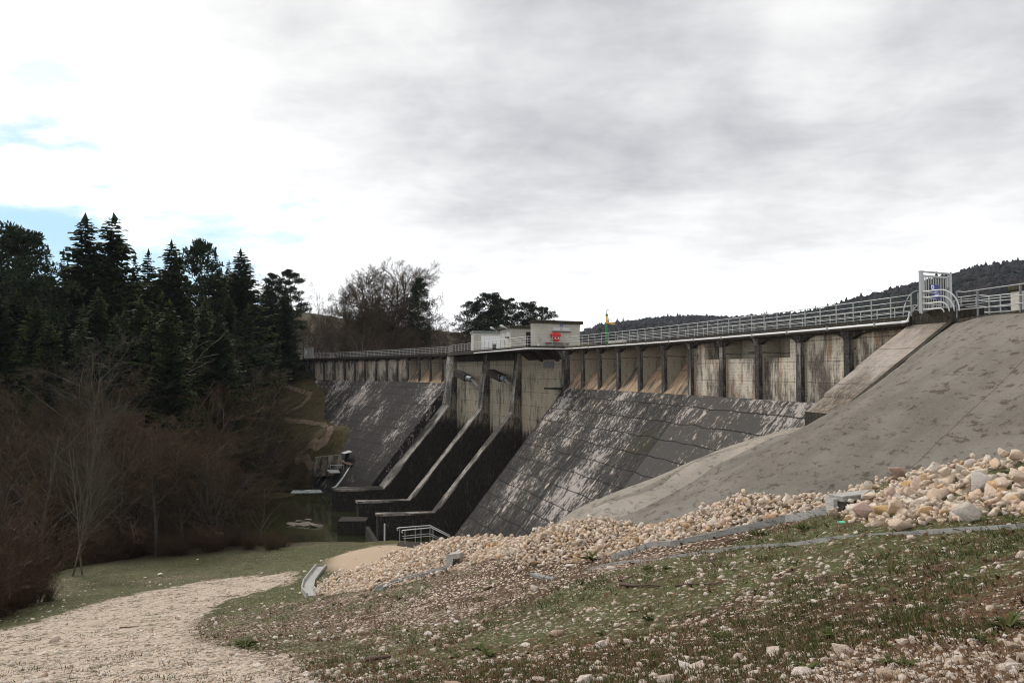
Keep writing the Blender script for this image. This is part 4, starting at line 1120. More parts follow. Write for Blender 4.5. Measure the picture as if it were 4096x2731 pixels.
# left building
o3 = PY(1894, 1395, 111.0); fr3, u, v = frame((o3.x, o3.y), math.radians(22)); ax = (u, v, Vector((0, 0, 1)))
bl3 = thing('garage', fr3(2, 2, 2.5), 'leftmost flat roofed house on the crest, with zinc parapet and a wide white door', 'building')
prism(MB(), [(0, 0), (4.6, 0), (5.6, 4.0), (1.05, 4.0)], 2.5, 4.78, fr3).build('wall', M['panel'] if False else M['house'], bl3)
prism(MB(), [(0, 0), (4.6, 0), (5.6, 4.0), (1.05, 4.0)], 4.78, 5.10, fr3, .02).build('wall_band', M['houseband'], bl3)
prism(MB(), [(0, 0), (4.6, 0), (5.6, 4.0), (1.05, 4.0)], 5.10, 5.42, fr3, .12).build('roof', M['roofgreen'], bl3)
gd = MB().box(fr3(2.7, -.03, 3.65), (3.2, .1, 2.2), ax).build('garage_door', M['white'], bl3)
for k in range(4): MB().box(fr3(1.5 + k * .8, -.085, 3.65), (.03, .02, 2.15), ax).build('door_batten', M['offwhite'], gd)
for k in range(6): MB().box(fr3(.1 + k * .85, -.16, 5.3), (.04, .04, .3), ax).build('parapet_clip', M['roofgreen'], bl3)
cab = thing('meter_cabinet', PY(1977, 1400, 107.5), 'small black cabinet standing in front of the wide white door', 'cabinet')
c_ = PY(1977, 1400, 107.5)
MB().box((c_.x, c_.y, 3.0), (.5, .4, .9)).build('body', M['dark'], cab)
MB().box((c_.x, c_.y, 3.48), (.6, .5, .07)).build('lid', M['steel_dark'], cab)
ben = MB(); q0 = PY(1925, 1400, 108.6); q1 = PY(1962, 1400, 107.6)
tag(bar(ben, (q0.x, q0.y, 2.98), (q1.x, q1.y, 2.98), .5, .06).build('table_board', M['galvd']), 'thin grey board lying level in front of the leftmost house', 'board')


def lamp(hx, hy, ex, ey, Y, hb, label):
    h = PY(hx, hy, Y); e = PY(ex, ey, Y + .6)
    L = thing('street_lamp', (e.x, e.y, hb), label, 'street lamp', 'lamps on the crest buildings')
    MB().tube([(e.x, e.y, hb), e, e.lerp(h, .25)], .035, 6).build('lamp_arm', M['galv'], L)
    d = (h - e).normalized()
    MB().tube([e.lerp(h, .25), h - d * .28, h - d * .1, h + d * .18, h + d * .33, h + d * .4], [.03, .1, .16, .19, .13, .03], 10).build('lamp_head', M['offwhite'], L, smooth=True)
    return L


lamp(1969, 1313, 1987, 1321, 108.5, 5.0, 'cobra head lamp sticking out over the roof of the leftmost house')
lamp(2010, 1306, 2042, 1321, 98.2, 4.3, 'cobra head lamp on a long arm from the corner of the middle house')

# hoist
Yd = 80.0
dv = thing('hoist', PY(2426, 1385, Yd), 'green and yellow davit hoist with a short boom standing on the crest', 'hoist')
MB().tube([PY(2426, 1385, Yd), PY(2426, 1294, Yd)], .10, 8).build('post', M['green'], dv)
up = MB().tube([PY(2427, 1294, Yd), PY(2427, 1262, Yd)], .085, 8).build('upper_post', M['yellow'], dv)
MB().tube([PY(2427, 1264, Yd), PY(2427, 1256, Yd)], .12, 8).build('head', M['green'], up)
MB().tube([PY(2426, 1257, Yd), PY(2425, 1243, Yd), PY(2428, 1239, Yd), PY(2436, 1238, Yd)], .03, 6).build('hook_rod', M['steel_dark'], up)
bm = bar(MB(), PY(2429, 1290, Yd), PY(2461, 1296, Yd - .3), .12, .14).build('boom', M['yellow'], dv)
MB().tube([PY(2431, 1270, Yd), PY(2452, 1291, Yd - .2)], .02, 5).build('stay', M['steel_dark'], bm)
wr = MB().tube([PY(2423, 1264, Yd), PY(2392, 1277, 84), PY(2359, 1292, 89)], .012, 4)
tag(wr.build('cable', M['steel_dark']), 'thin cable from the hoist to the roof edge of the largest house', 'cable')

# ------------------------------------------------------------------ things at the foot of the dam
gs = thing('water_gauge', PY(1538, 2166, 85.5), 'white staff gauge with black ticks against the dark end wall by the river', 'gauge')
q = PY(1538, 2168, 85.5); qt = PY(1538, 2093, 85.5)
MB().box((q.x, q.y, (q.z + qt.z) / 2), (.15, .04, qt.z - q.z)).build('staff', M['white'], gs)
tk = MB()
for k in range(18): tk.box((q.x + (.03 if k % 2 else -.01), q.y - .023, q.z + .08 + k * .1), (.07, .006, .04))
tk.build('tick_marks', M['dark'], gs)

hr = thing('stair_handrail', PY(1640, 2172, 57.5), 'pair of white tube handrails with curled ends leading down behind the rubble bank', 'handrail')
for a, Yh in (([(1612, 2131), (1607, 2127), (1607, 2123), (1612, 2120), (1725, 2109), (1789, 2141), (1830, 2162)], 57.0), ([(1592, 2121), (1588, 2117), (1588, 2113), (1593, 2110), (1720, 2100), (1760, 2120), (1800, 2140)], 58.6)):
    MB().tube([PY(x, y, Yh) for x, y in a], .032, 8).build('handrail_tube', M['rail'], hr, smooth=True)
    MB().tube([PY(a[4][0] - 112, a[4][1] + 44, Yh), PY(a[4][0], a[4][1] + 33, Yh), PY(a[4][0] + 62, a[4][1] + 62, Yh)], .024, 6).build('mid_rail', M['galvd'], hr, smooth=True)
for x, y0, y1, Yh in ((1599, 2112, 2176, 58.6), (1620, 2120, 2174, 57), (1661, 2106, 2172, 58.6), (1684, 2114, 2172, 57), (1720, 2101, 2172, 58.6), (1732, 2112, 2175, 57)):
    A, B = PY(x, y0, Yh), PY(x, y1, Yh); MB().tube([A, B], .025, 6).build('post', M['galvd'], hr)
ld = MB(); c_ = PY(1650, 2180, 57.6); ld.box((c_.x, c_.y, c_.z - .05), (2.2, 2.4, .1))
tag(ld.build('landing_plate', M['coping']), 'dark landing plate under the handrails at the end of the sandy mound', 'landing')

ws = thing('pump_shelter', PY(1385, 1880, 127), 'small shelter of two tilted roof sheets on posts at the foot of the far slope', 'shelter')
def sheetq(px, th, mat, nm):
    q = [PY(*a) for a in px]; MB().hexa([a - Vector((0, 0, th)) for a in q] + q).build(nm, mat, ws)
sheetq([(1378.6, 1814, 127.0), (1409, 1806, 127.6), (1396, 1800, 129.2), (1364, 1810, 128.6)], .06, M['greysheet'], 'upper_roof')
sheetq([(1397, 1859, 126.0), (1424.5, 1852, 126.4), (1398, 1839, 129.4), (1358, 1840, 129.0)], .07, M['rustsheet'], 'lower_roof')
for x, y0, y1, Y in ((1366, 1848, 1880, 128.3), (1376, 1852, 1882, 127.4), (1388, 1856, 1880, 126.6), (1388, 1810, 1845, 128.4)):
    MB().tube([PY(x, y0, Y), PY(x, y1, Y)], .05, 5).build('post', M['galvd'], ws)
MB().hexa([PY(1376, 1842, 128), PY(1392, 1842, 128), PY(1392, 1840, 129), PY(1376, 1840, 129), PY(1382, 1812, 128), PY(1398, 1808, 128), PY(1398, 1808, 129), PY(1382, 1812, 129)]).build('back_panel', M['dark'], ws)
plt = thing('service_platform', PY(1335, 1885, 127.5), 'railed grey steel platform beside the tilted roof sheets', 'platform')
MB().hexa([a + Vector((0, 0, dz_)) for dz_ in (-.12, 0) for a in (PY(1320, 1889, 126.4), PY(1360, 1888, 126.4), PY(1352, 1878, 128.4), PY(1307, 1878, 128.4))]).build('deck', M['greysheet'], plt)
MB().tube([PY(1320, 1859, 127.4), PY(1374, 1860, 127.4)], .035, 6).build('rail', M['rail'], plt)
for x in (1322, 1348, 1373): MB().tube([PY(x, 1859, 127.4), PY(x, 1882, 127.4)], .03, 5).build('post', M['galvd'], plt)
rw = MB(); rw.hexa([PY(1240, 1905, 130), PY(1378, 1900, 128.6), PY(1378, 1898, 130.6), PY(1240, 1900, 133), PY(1262, 1828, 130.4), PY(1366, 1818, 129.6), PY(1366, 1816, 131), PY(1262, 1826, 133)])
tag(rw.build('retaining_wall', M['ribside']), 'dark stained retaining wall under the grassy lip behind the shelter', 'wall')
op = thing('outfall_pipe', PY(1345, 1945, 125), 'white pipe running down the far face to the river', 'pipe')
MB().tube([PY(1406, 1860, 126.6), PY(1374, 1909, 125.2), PY(1346, 1944, 124.2), PY(1338, 1949, 124), PY(1326, 1953, 123.6)], .17, 8).build('pipe_run', M['offwhite'], op, smooth=True)

# weir foam and slab rocks
def foam_mat():
    m, t, p = principled('foam', 0.6, 0.3); g = t.node('ShaderNodeNewGeometry')
    n = t.noise(t.mapping(g.outputs['Position'], (0.5, 3, 6)), 1.5, 5, 0.7)
    t.put(p.inputs['Base Color'], t.mix(t.mr(n, 0.38, 0.6), (0.10, 0.12, 0.12), (0.66, 0.70, 0.72))); return m
A, B = PH(1170, 1966, WL + .05), PH(1345, 1962, WL + .05)
ns = 40; vv = []; ff = []
for i in range(ns + 1):
    q = Vector((A.x, A.y, WL)).lerp(Vector((B.x, B.y, WL)), i / ns); j = random.Random(i).uniform(-.25, .25)
    vv += [(q.x, q.y - 1.3 + j, WL + .02), (q.x, q.y - .5 + j, WL + .14 + abs(j) * .3), (q.x, q.y + .1 + j, WL + .24), (q.x, q.y + .4, WL + .26)]
    if i:
        o = 4 * i
        ff += [(o - 4 + k, o + k, o + k + 1, o - 3 + k) for k in range(3)]
fo = MB(); fo.add(vv, ff)
tag(fo.build('foam', foam_mat(), smooth=True), 'white water breaking over the low weir at the far bank', 'foam', kind='stuff')

# ------------------------------------------------------------------ rocks
def ico(sub):
    import bmesh
    bm = bmesh.new(); bmesh.ops.create_icosphere(bm, subdivisions=sub, radius=1.0)
    V = np.array([v.co[:] for v in bm.verts]); Fc = np.array([[v.index for v in f.verts] for f in bm.faces]); bm.free()
    return V, Fc


ICO = {k: ico(k) for k in (1, 2, 3)}


def rock_shape(seed, sub, cuts=9, flat=0.65, rough=0.06):
    rs = np.random.RandomState(seed); V, Fc = ICO[sub]; V = V.copy()
    for _ in range(cuts + 5):
        n = rs.randn(3); n /= np.linalg.norm(n); k = rs.uniform(0.42, 0.80)
        d = V @ n; over = d > k; V[over] -= np.outer(d[over] - k, n)
    V *= np.array([1.0, rs.uniform(0.62, 0.95), rs.uniform(flat * 0.8, flat * 1.15)])
    if rough > 0:
        V += (rs.rand(len(V), 3) - 0.5) * rough
    V /= np.abs(V[:, 0]).max()
    return V, Fc


PEB = [rock_shape(90 + s, 1, 4, 0.5, 0.14) for s in range(8)]


def hull_rock(seed, npts, flat=.68, sub=0, rough=.02):
    import bmesh
    r2 = np.random.RandomState(seed); P = r2.randn(npts, 3); P /= np.linalg.norm(P, axis=1)[:, None]; P *= r2.uniform(.72, 1.0, (npts, 1))
    P *= np.array([1.0, r2.uniform(.62, .95), r2.uniform(flat * .75, flat * 1.15)])
    bm = bmesh.new(); vs_ = [bm.verts.new(p) for p in P]; res_ = bmesh.ops.convex_hull(bm, input=vs_)
    bmesh.ops.delete(bm, geom=[v for v in bm.verts if not v.link_faces], context='VERTS')
    bmesh.ops.bevel(bm, geom=list(bm.edges), offset=.022, segments=1, affect='EDGES') if sub else None
    if sub: bmesh.ops.subdivide_edges(bm, edges=[e for e in bm.edges if e.calc_length() > .25], cuts=1, use_grid_fill=True)
    bmesh.ops.triangulate(bm, faces=list(bm.faces))
    bm.verts.index_update(); V = np.array([v.co[:] for v in bm.verts]); Fc = np.array([[v.index for v in f.verts] for f in bm.faces]); bm.free()
    V = V + (r2.rand(len(V), 3) - .5) * rough; V /= np.abs(V[:, 0]).max()
    return V, Fc


def rot_z(a): c, s = math.cos(a), math.sin(a); return np.array([[c, -s, 0], [s, c, 0], [0, 0, 1]])


def rand_rot(rs, tilt=0.5):
    a, b_, c_ = rs.uniform(0, 6.283), rs.normal(0, tilt), rs.normal(0, tilt)
    Rx = np.array([[1, 0, 0], [0, math.cos(b_), -math.sin(b_)], [0, math.sin(b_), math.cos(b_)]])
    Ry = np.array([[math.cos(c_), 0, math.sin(c_)], [0, 1, 0], [-math.sin(c_), 0, math.cos(c_)]])
    return rot_z(a) @ Rx @ Ry


def merged(items, shapes, name, mat, rs, tilt=0.5):
    """items: list of (x, y, z, size)"""
    VV, FF = [], []; off = 0
    for x, y, z, s in items:
        V, Fc = shapes[rs.randint(len(shapes))]
        VV.append((V * (s * 0.5)) @ rand_rot(rs, tilt).T + np.array([x, y, z])); FF.append(Fc + off); off += len(V)
    me = np_mesh(name, np.concatenate(VV), np.concatenate(FF), mat); return link(me, name)


ridge_px = [(4400, 1840, 15.5), (4096, 1870, 16.5), (3600, 1935, 20), (3000, 2005, 25.5), (2400, 2075, 33.5), (2000, 2125, 42), (1770, 2150, 48)]
RIP = [tuple(PY(*q))[:2] for q in ridge_px]
RIP = [(x + 0.25, y + 0.45) for x, y in RIP]
RIP += gpoly([(1620, 2196), (1500, 2252), (1340, 2296), (1275, 2340), (1262, 2378), (1500, 2364), (1785, 2284), (2100, 2262), (2440, 2228), (2700, 2170), (2963, 2115), (3160, 2070), (3325, 2040), (3420, 2105), (3620, 2122), (3720, 2088), (4096, 2062), (4400, 2050)])
ROCKS = [hull_rock(s, 12, .72, 1, .03) for s in range(14)]
ROCKM = [np_mesh('boulder', v * 0.5, f, M['rock']) for v, f in ROCKS]
LOWR = [hull_rock(50 + s, 11, .66, 0, 0) for s in range(10)]
rs = np.random.RandomState(7)
xa = np.array(RIP)
x0, x1, y0, y1 = xa[:, 0].min(), xa[:, 0].max(), xa[:, 1].min(), xa[:, 1].max()
cx_ = rs.uniform(x0, x1, 110000); cy_ = rs.uniform(y0, y1, 110000)
ok = in_poly(cx_, cy_, RIP); cx_, cy_ = cx_[ok], cy_[ok]
cz_ = ground_z(cx_, cy_)
grid = {}; kept = []
HW1 = (8.2, 19.3)
for x, y, z in zip(cx_, cy_, cz_):
    d = math.hypot(x, y); big = (x / max(y, 1)) > 0.40
    s = (0.14 + 0.25 * rs.rand() ** 2.0) if not big else (0.13 + 0.36 * rs.rand() ** 2.0)
    if rs.rand() < 0.03: s *= 1.5
    s *= 1.0 + max(0, (y - 34)) * 0.006
    if 7.1 < x < 9.2 and 18.0 < y < 19.9: s = min(s, 0.2)
    key = (int(x / .5), int(y / .5)); bad = False
    for i in (-1, 0, 1):
        for j in (-1, 0, 1):
            for (a, b2, r2) in grid.get((key[0] + i, key[1] + j), ()):
                if (a - x) ** 2 + (b2 - y) ** 2 < ((s + r2) * 0.31) ** 2: bad = True; break
            if bad: break
        if bad: break
    if 7.3 < x < 8.9 and 18.25 + (x - 7.4) * .5 < y < 19.15 + (x - 7.4) * .55: bad = True
    if bad: continue
    grid.setdefault(key, []).append((x, y, s)); kept.append((x, y, z, s))
print('riprap', len(kept))
extra = []
for x, y, z, s in kept:     # a second, looser layer
    if rs.rand() < 0.8:
        s2 = s * rs.uniform(.4, .85); extra.append((x + rs.uniform(-.2, .2), y + rs.uniform(-.2, .2), z + s * 0.42, s2))
SPECIAL = [
    ('rock_pink', 3458, 2084, 118, 'large pinkish boulder at the foot of the rubble bank, beside the ochre one', 0),
    ('rock_yellow', 3553, 2076, 108, 'ochre yellow boulder standing out among the pale ones near the concrete headwall', 3),
    ('rock_grey', 3887, 2095, 112, 'big rounded grey boulder on the lower edge of the rubble bank', 5),
    ('rock_grey', 3943, 1972, 112, 'broad grey white boulder resting halfway up the right end of the rubble', 2),
    ('rock', 4000, 1897, 118, 'long layered boulder on the very top of the rubble at the right', 7),
    ('rock_yellow', 3640, 1960, 62, 'small ochre boulder near the top of the rubble bank', 1),
    ('rock_grey', 3480, 2010, 56, 'upright egg shaped boulder leaning on the concrete headwall', 4),
    ('rock_pink', 3600, 1925, 110, 'flat pinkish slab on the crest of the rubble above the headwall', 6),
    ('rock', 3340, 2075, 62, 'angular ochre edged block at the corner of the headwall', 8),
]
sp = []
for mname, x, y, wpx, lab, k in SPECIAL:
    q = on_ground(x, y); s = wpx * q.y / F
    me = ROCKM[k].copy(); me.materials.clear(); me.materials.append(M[mname])
    o = link(me, 'boulder', None, (q.x, q.y + s * .3, q.z + s * .33)); o.scale = (s, s * .9, s * 1.0)
    if 'upright' in lab: o.scale = (s * .8, s * .7, s * 1.7)
    o.rotation_euler = (rs.normal(0, .12), rs.normal(0, .12), rs.uniform(0, .5) + (1.5 if k % 2 else 0))
    tag(o, lab, 'boulder'); sp.append((q.x, q.y, s))
allr = [r for r in kept + extra if not any(math.hypot(r[0] - a, r[1] - b_ - s * .3) < (s + r[3]) * .42 for a, b_, s in sp)]
allr.sort(key=lambda r: -r[3] / math.hypot(r[0], r[1]))
for (x, y, z, s) in allr[:285]:
    me = ROCKM[rs.randint(len(ROCKM))]
    o = link(me, 'boulder', None, (x, y, z + s * 0.16)); o.scale = (s, s * rs.uniform(.8, 1.1), s * rs.uniform(.85, 1.15))
    o.rotation_euler = (rs.normal(0, .35), rs.normal(0, .35), rs.uniform(0, 6.28))
    tag(o, 'pale limestone boulder among many alike in the rubble bank below the grey slope', 'boulder', 'limestone boulders of the rubble bank')
o = merged([(x, y, z + s * 0.16, s) for x, y, z, s in allr[285:]], LOWR, 'rubble', M['rock'], rs)
tag(o, 'bank of pale limestone rubble below the grey sprayed slope', 'rubble', kind='stuff')

# loose stones on the meadow
def px_stone(x, y, s, first=[0]):
    q = on_ground(x, y, lo=3.0)
    o = link(PEBM[first[0] % len(PEBM)], 'loose_stone', None, (q.x, q.y, q.z + s * .12)); first[0] += 1
    o.scale = (s, s * rs.uniform(.7, 1.0), s * rs.uniform(.6, 1.0)); o.rotation_euler = (rs.normal(0, .2), rs.normal(0, .2), rs.uniform(0, 6.28))
    return tag(o, 'pale stone lying loose on the thin grass in front of the dam', 'stone', 'loose stones on the meadow')


PEBM = [np_mesh('loose_stone', v * 0.5, f, M['pebble']) for v, f in [hull_rock(150 + s, 13, .6, 1, .03) for s in range(8)]]
for i in range(285):
    r_ = rs.rand()
    if r_ < .62: x, y = rs.uniform(1700, 4150), 2560 + 230 * rs.rand() ** .8; x = x if rs.rand() < .4 else rs.uniform(2500, 4150); px = rs.uniform(20, 42) + 80 * rs.rand() ** 5
    elif r_ < .80: x, y = rs.uniform(0, 1600), rs.uniform(2520, 2740); px = rs.uniform(18, 45)
    else: x, y = rs.uniform(1300, 4050), rs.uniform(2260, 2560); px = rs.uniform(18, 48)
    q = on_ground(x, y, lo=3.0); px_stone(x, y, px * q.y / F)
for x, y, wpx, lab in ((2100, 2585, 62, 'flat pale stone alone in the green grass near the middle of the meadow'), (4060, 2590, 90, 'tawny brown stone at the right edge of the meadow'),
                       (2745, 2680, 86, 'biggest pink white stone in the stony strip at the front of the meadow'), (2230, 2540, 60, 'broad pale stone half sunk in grass')):
    q = on_ground(x, y, lo=3.0); o = px_stone(x, y, wpx * q.y / F)
    o['label'] = lab; del o['group']
N = 42000
Yr = 1 / (1 / 3.6 + rs.rand(N) * (1 / 60.0 - 1 / 3.6)); Xr = rs.uniform(-.74, .74, N) * (Yr + .3)
Yr, Xr = Yr[Yr < 60], Xr[Yr < 60]
pz = ground_z(Xr, Yr); inr = in_poly(Xr, Yr, RIP); intr = in_poly(Xr, Yr, TRACK)
dens = fbm(Xr, Yr, 0.5, 3, 41) + 0.25 * (Yr < 6.5) * (Xr > 0)
bd_ = ground_ridge(Xr, Yr) > -0.2
keep = (~inr) & (~bd_) & ((dens > 0.05) | intr | (rs.rand(len(Xr)) < .16))
items = [(x, y, z, min(.3, (0.014 + 0.055 * rs.rand() ** 3.0) * (0.75 + y / 10.0))) for x, y, z, k in zip(Xr, Yr, pz, keep) if k]
for k in range(1100):
    x, y = rs.uniform(2000, 4160), 2575 + 190 * rs.rand() ** .7
    if y < 2640 - (x - 2600) * .05 and rs.rand() < .7: continue
    q = on_ground(x, y, lo=3.2, hi=12, step=1.04); items.append((q.x, q.y, q.z + .004, (10 + 38 * rs.rand() ** 2.2) * q.y / F))
for k in range(500):
    x, y = rs.uniform(-50, 1700), rs.uniform(2420, 2760)
    q = on_ground(x, y, lo=6, hi=60, step=1.04); items.append((q.x, q.y, q.z + .004, (7 + 22 * rs.rand() ** 2.5) * q.y / F))
print('pebbles', len(items))
tag(merged(items, PEB, 'gravel', M['pebble'], rs, .3), 'pale limestone chips strewn over the meadow and the track', 'gravel', kind='stuff')

# grass tufts and dry stalks
def tufts(n, seed, thr, name, mat, blades, hmin, hmax, label, ymax=75, spread=.07):
    r2 = np.random.RandomState(seed)
    Y = 1 / (1 / 3.6 + r2.rand(n) * (1 / ymax - 1 / 3.6)); X = r2.uniform(-.74, .74, n) * (Y + .3)
    g = fbm(X, Y, 0.28, 4, 77) * .75 + fbm(X, Y, 1.3, 3, 79) * .55 + 0.05 * (Y > 14)
    ok = (g > thr) & ~in_poly(X, Y, RIP) & ~(ground_ridge(X, Y) > -.2) & (~in_poly(X, Y, TRACK) | (r2.rand(n) < .16)) & ~in_poly(X, Y, MOUND)
    X, Y = X[ok], Y[ok]; Z = ground_z(X, Y); m = len(X)
    bx = np.repeat(X, blades); by = np.repeat(Y, blades); bz = np.repeat(Z, blades); sc_ = 0.55 + by / 14.0; sc_ = np.minimum(sc_, 2.6)
    k = m * blades; a = r2.rand(k) * 6.283; rr_ = r2.rand(k) * spread * sc_; bx = bx + np.cos(a) * rr_; by = by + np.sin(a) * rr_
    h = (hmin + (hmax - hmin) * r2.rand(k) ** 1.5) * sc_; wd = 0.0035 * sc_ * (1 + r2.rand(k)); a2 = r2.rand(k) * 6.283; ln = h * r2.uniform(.2, .95, k)
    tx, ty = bx + np.cos(a) * ln, by + np.sin(a) * ln
    V = np.empty((k, 3, 3)); V[:, 0] = np.stack([bx - np.cos(a2) * wd, by - np.sin(a2) * wd, bz - .01], 1); V[:, 1] = np.stack([bx + np.cos(a2) * wd, by + np.sin(a2) * wd, bz - .01], 1)
    V[:, 2] = np.stack([tx, ty, bz + h * .8], 1)
    me = np_mesh(name, V.reshape(-1, 3), np.arange(k * 3).reshape(-1, 3), mat)
    return tag(link(me, name), label, 'grass', kind='stuff')


tufts(20000, 5, 0.0, 'grass', M['grass'], 15, .015, .065, 'thin green grass tufts growing between the stones of the meadow', spread=.12)
tufts(9000, 6, -0.30, 'dry_grass', M['drygrass'], 8, .02, .09, 'dry brown stalks scattered between the stones of the meadow', 40, .12)
# leafy rosettes
def rosette(x, y, s, label):
    q = on_ground(x, y, lo=3.0); r2 = random.Random(x); mb = MB()
    for k in range(26):
        a = r2.uniform(0, 6.28); L = s * r2.uniform(.5, 1); up = r2.uniform(.3, 1.1); d = Vector((math.cos(a), math.sin(a), 0)); sd_ = Vector((-d.y, d.x, 0)) * s * .09
        mb.add([q, q + d * L * .5 + sd_ + Vector((0, 0, L * .5 * up)), q + d * L + Vector((0, 0, L * .55 * up)), q + d * L * .5 - sd_ + Vector((0, 0, L * .5 * up))], [(0, 1, 2, 3)])
    return tag(mb.build('weed', M['grass']), label, 'plant')


for k in range(26):
    x_, y_ = rs.uniform(1300, 4050), rs.uniform(2260, 2700)
    o = rosette(x_, y_, rs.uniform(.06, .15) * (.7 + on_ground(x_, y_).y / 22), 'small leafy weed scattered over the stony meadow'); o['group'] = 'small weeds of the meadow'
rosette(4030, 2515, .19, 'dark green leafy weed at the right edge of the meadow'); rosette(3560, 2660, .12, 'low green weed between white stones near the front right')
rosette(3030, 2145, .42, 'round green tussock right below the concrete gutter'); rosette(3215, 2120, .30, 'smaller green tussock under the gutter, nearer the headwall')
rosette(2370, 2240, .55, 'tall green tussock at the lower end of the long gutter'); rosette(980, 2590, .5, 'bright green tussock on the edge of the gravel track')
rosette(1950, 2625, .2, 'green weed beside a round stone at the front of the meadow')


rl_ = np.random.RandomState(55); nL = 26000
YL = 1 / (1 / 3.6 + rl_.rand(nL) * (1 / 45 - 1 / 3.6)); XL_ = rl_.uniform(-.74, .74, nL) * (YL + .3)
ok = ~in_poly(XL_, YL, RIP) & ~in_poly(XL_, YL, TRACK) & ~(ground_ridge(XL_, YL) > -.2) & (fbm(XL_, YL, .8, 3, 91) > -.08); XL_, YL = XL_[ok], YL[ok]; ZL = ground_z(XL_, YL); k_ = len(YL)
sz_ = (.010 + .018 * rl_.rand(k_)) * (.7 + YL / 12); a_ = rl_.rand(k_) * 6.28; tl = rl_.normal(0, .4, (k_, 2))
du = np.stack([np.cos(a_), np.sin(a_), tl[:, 0]], 1) * sz_[:, None]; dv_ = np.stack([-np.sin(a_), np.cos(a_), tl[:, 1]], 1) * sz_[:, None] * .55; pc = np.stack([XL_, YL, ZL + sz_ * .5], 1)
VL = np.stack([pc - du, pc - dv_, pc + du, pc + dv_], 1).reshape(-1, 3)
M['litter'] = mat_leaf('dead_leaves', (0.07, 0.035, 0.02), (0.20, 0.115, 0.065))
tag(link(np_mesh('leaf_litter', VL, np.arange(k_ * 4).reshape(-1, 4), M['litter']), 'leaf_litter'), 'brown dead leaves and plant litter strewn over the meadow', 'leaf litter', kind='stuff')


def stick(pts, r0, label):
    qs = [on_ground(x, y, lo=3.0) + Vector((0, 0, r0 * 1.2)) for x, y in pts]
    n = len(qs); tag(MB().tube(qs, [r0 * (1 - .6 * i / (n - 1)) for i in range(n)], 6).build('stick', M['stick'], smooth=True), label, 'stick')


stick([(2480, 2342), (2540, 2350), (2600, 2346), (2640, 2352)], .035, 'long dark branch lying in the grass below the gutters')
stick([(2900, 2172), (2950, 2160), (3010, 2150)], .03, 'dark twig lying between the two gutters')
stick([(3380, 2494), (3420, 2490), (3460, 2488)], .02, 'short thick broken stick in the green grass')
stick([(1470, 2650), (1520, 2643), (1560, 2640)], .05, 'thick dead branch in the grass near the bottom of the slope')
stick([(2700, 2345), (2780, 2338), (2860, 2342)], .02, 'thin brown stick among dry stalks in mid meadow')
stick([(480, 2512), (520, 2510), (556, 2508)], .035, 'dark stick lying on the gravel track')
q = on_ground(3365, 2092)
lt = MB().hexa([q + Vector(a) for a in ((-.1, -.03, .01), (.08, -.06, .01), (.1, .04, .02), (-.06, .05, .02), (-.09, -.02, .035), (.07, -.05, .025), (.09, .03, .05), (-.06, .04, .03))])
tag(lt.build('litter', M['tarp']), 'crumpled mint green scrap of plastic lying below the headwall', 'litter')


# ------------------------------------------------------------------ concrete gutters and headwalls
def gutter(px, label, wd=.42, hh=.13, lift=.05):
    g = None; pts = [on_ground(x, y, lo=3.0) for x, y in px]
    fine = []
    for a, b_ in zip(pts[:-1], pts[1:]):
        n = max(1, int((b_ - a).length / 1.0))
        for i in range(n):
            q = a.lerp(b_, i / n); fine.append(Vector((q.x, q.y, gz(q.x, q.y))))
    fine.append(pts[-1]); m = len(fine)
    root = thing('gutter', fine[0], label, 'gutter')
    prof = [(-wd / 2, -.15), (wd / 2, -.15), (wd / 2, hh), (wd / 2 - .07, hh), (wd / 2 - .11, .0), (-wd / 2 + .11, .0), (-wd / 2 + .07, hh), (-wd / 2, hh)]
    mb = MB(); rl = random.Random(len(px))
    for i, q in enumerate(fine):
        d = (fine[min(i + 1, m - 1)] - fine[max(i - 1, 0)]); d.z = 0; d.normalize(); s = Vector((-d.y, d.x, 0))
        for x, z in prof: mb.v.append(tuple(q + s * x + Vector((0, 0, z + lift))))
    k = len(prof)
    for i in range(m - 1):
        for j in range(k): mb.f.append((i * k + j, i * k + (j + 1) % k, (i + 1) * k + (j + 1) % k, (i + 1) * k + j)); mb.uv.append(None)
    mb.f.append(tuple(range(k))); mb.uv.append(None); mb.f.append(tuple((m - 1) * k + j for j in range(k))[::-1]); mb.uv.append(None)
    mb.build('channel', M['precast'] if wd > .6 else M['gutter'], root)
    jm = MB()
    for i in range(1, m - 1, 1):
        q = fine[i]; d = (fine[i + 1] - fine[i - 1]).normalized(); s = Vector((-d.y, d.x, 0)).normalized()
        for sg in (-1, 1): jm.box(q + s * sg * (wd / 2 - .035) + Vector((0, 0, lift + hh * .55)), (.012, .074, hh * .95), (d, s, d.cross(s)))
    if m > 3: jm.build('joint', M['steel_dark'], root)
    return root


gutter([(4250, 2092), (4096, 2104), (3700, 2128), (3331, 2154), (2989, 2187), (2700, 2226), (2461, 2252), (2133, 2293)], 'long thin concrete gutter crossing the meadow at the right, lowest of the straight ones', .26, .03, .01)
gutter([(3335, 2046), (3160, 2075), (2963, 2119), (2700, 2177), (2461, 2229)], 'concrete gutter along the lower edge of the rubble, running from the larger headwall', .36, .08, .04)
gutter([(1788, 2278), (1680, 2308), (1574, 2338), (1517, 2362)], 'short concrete gutter below the rubble, running down from the small headwall', .42, .12, .06)
M['precast'] = M['gutter'] if False else M['precast']
gutter([(1284, 2268), (1262, 2295), (1236, 2330), (1230, 2358), (1252, 2384)], 'curved pale concrete channel at the left tip of the rubble', .7, .16, .05)
hw = thing('headwall', PY(3345, 2049, 19), 'larger concrete headwall with a thick cap, half buried in boulders', 'headwall')
a = PY(3345, 2050, 19.0); b_ = PY(3548, 2030, 19.9)
A0 = Vector((a.x, a.y, 0)); B0 = Vector((b_.x, b_.y, 0))
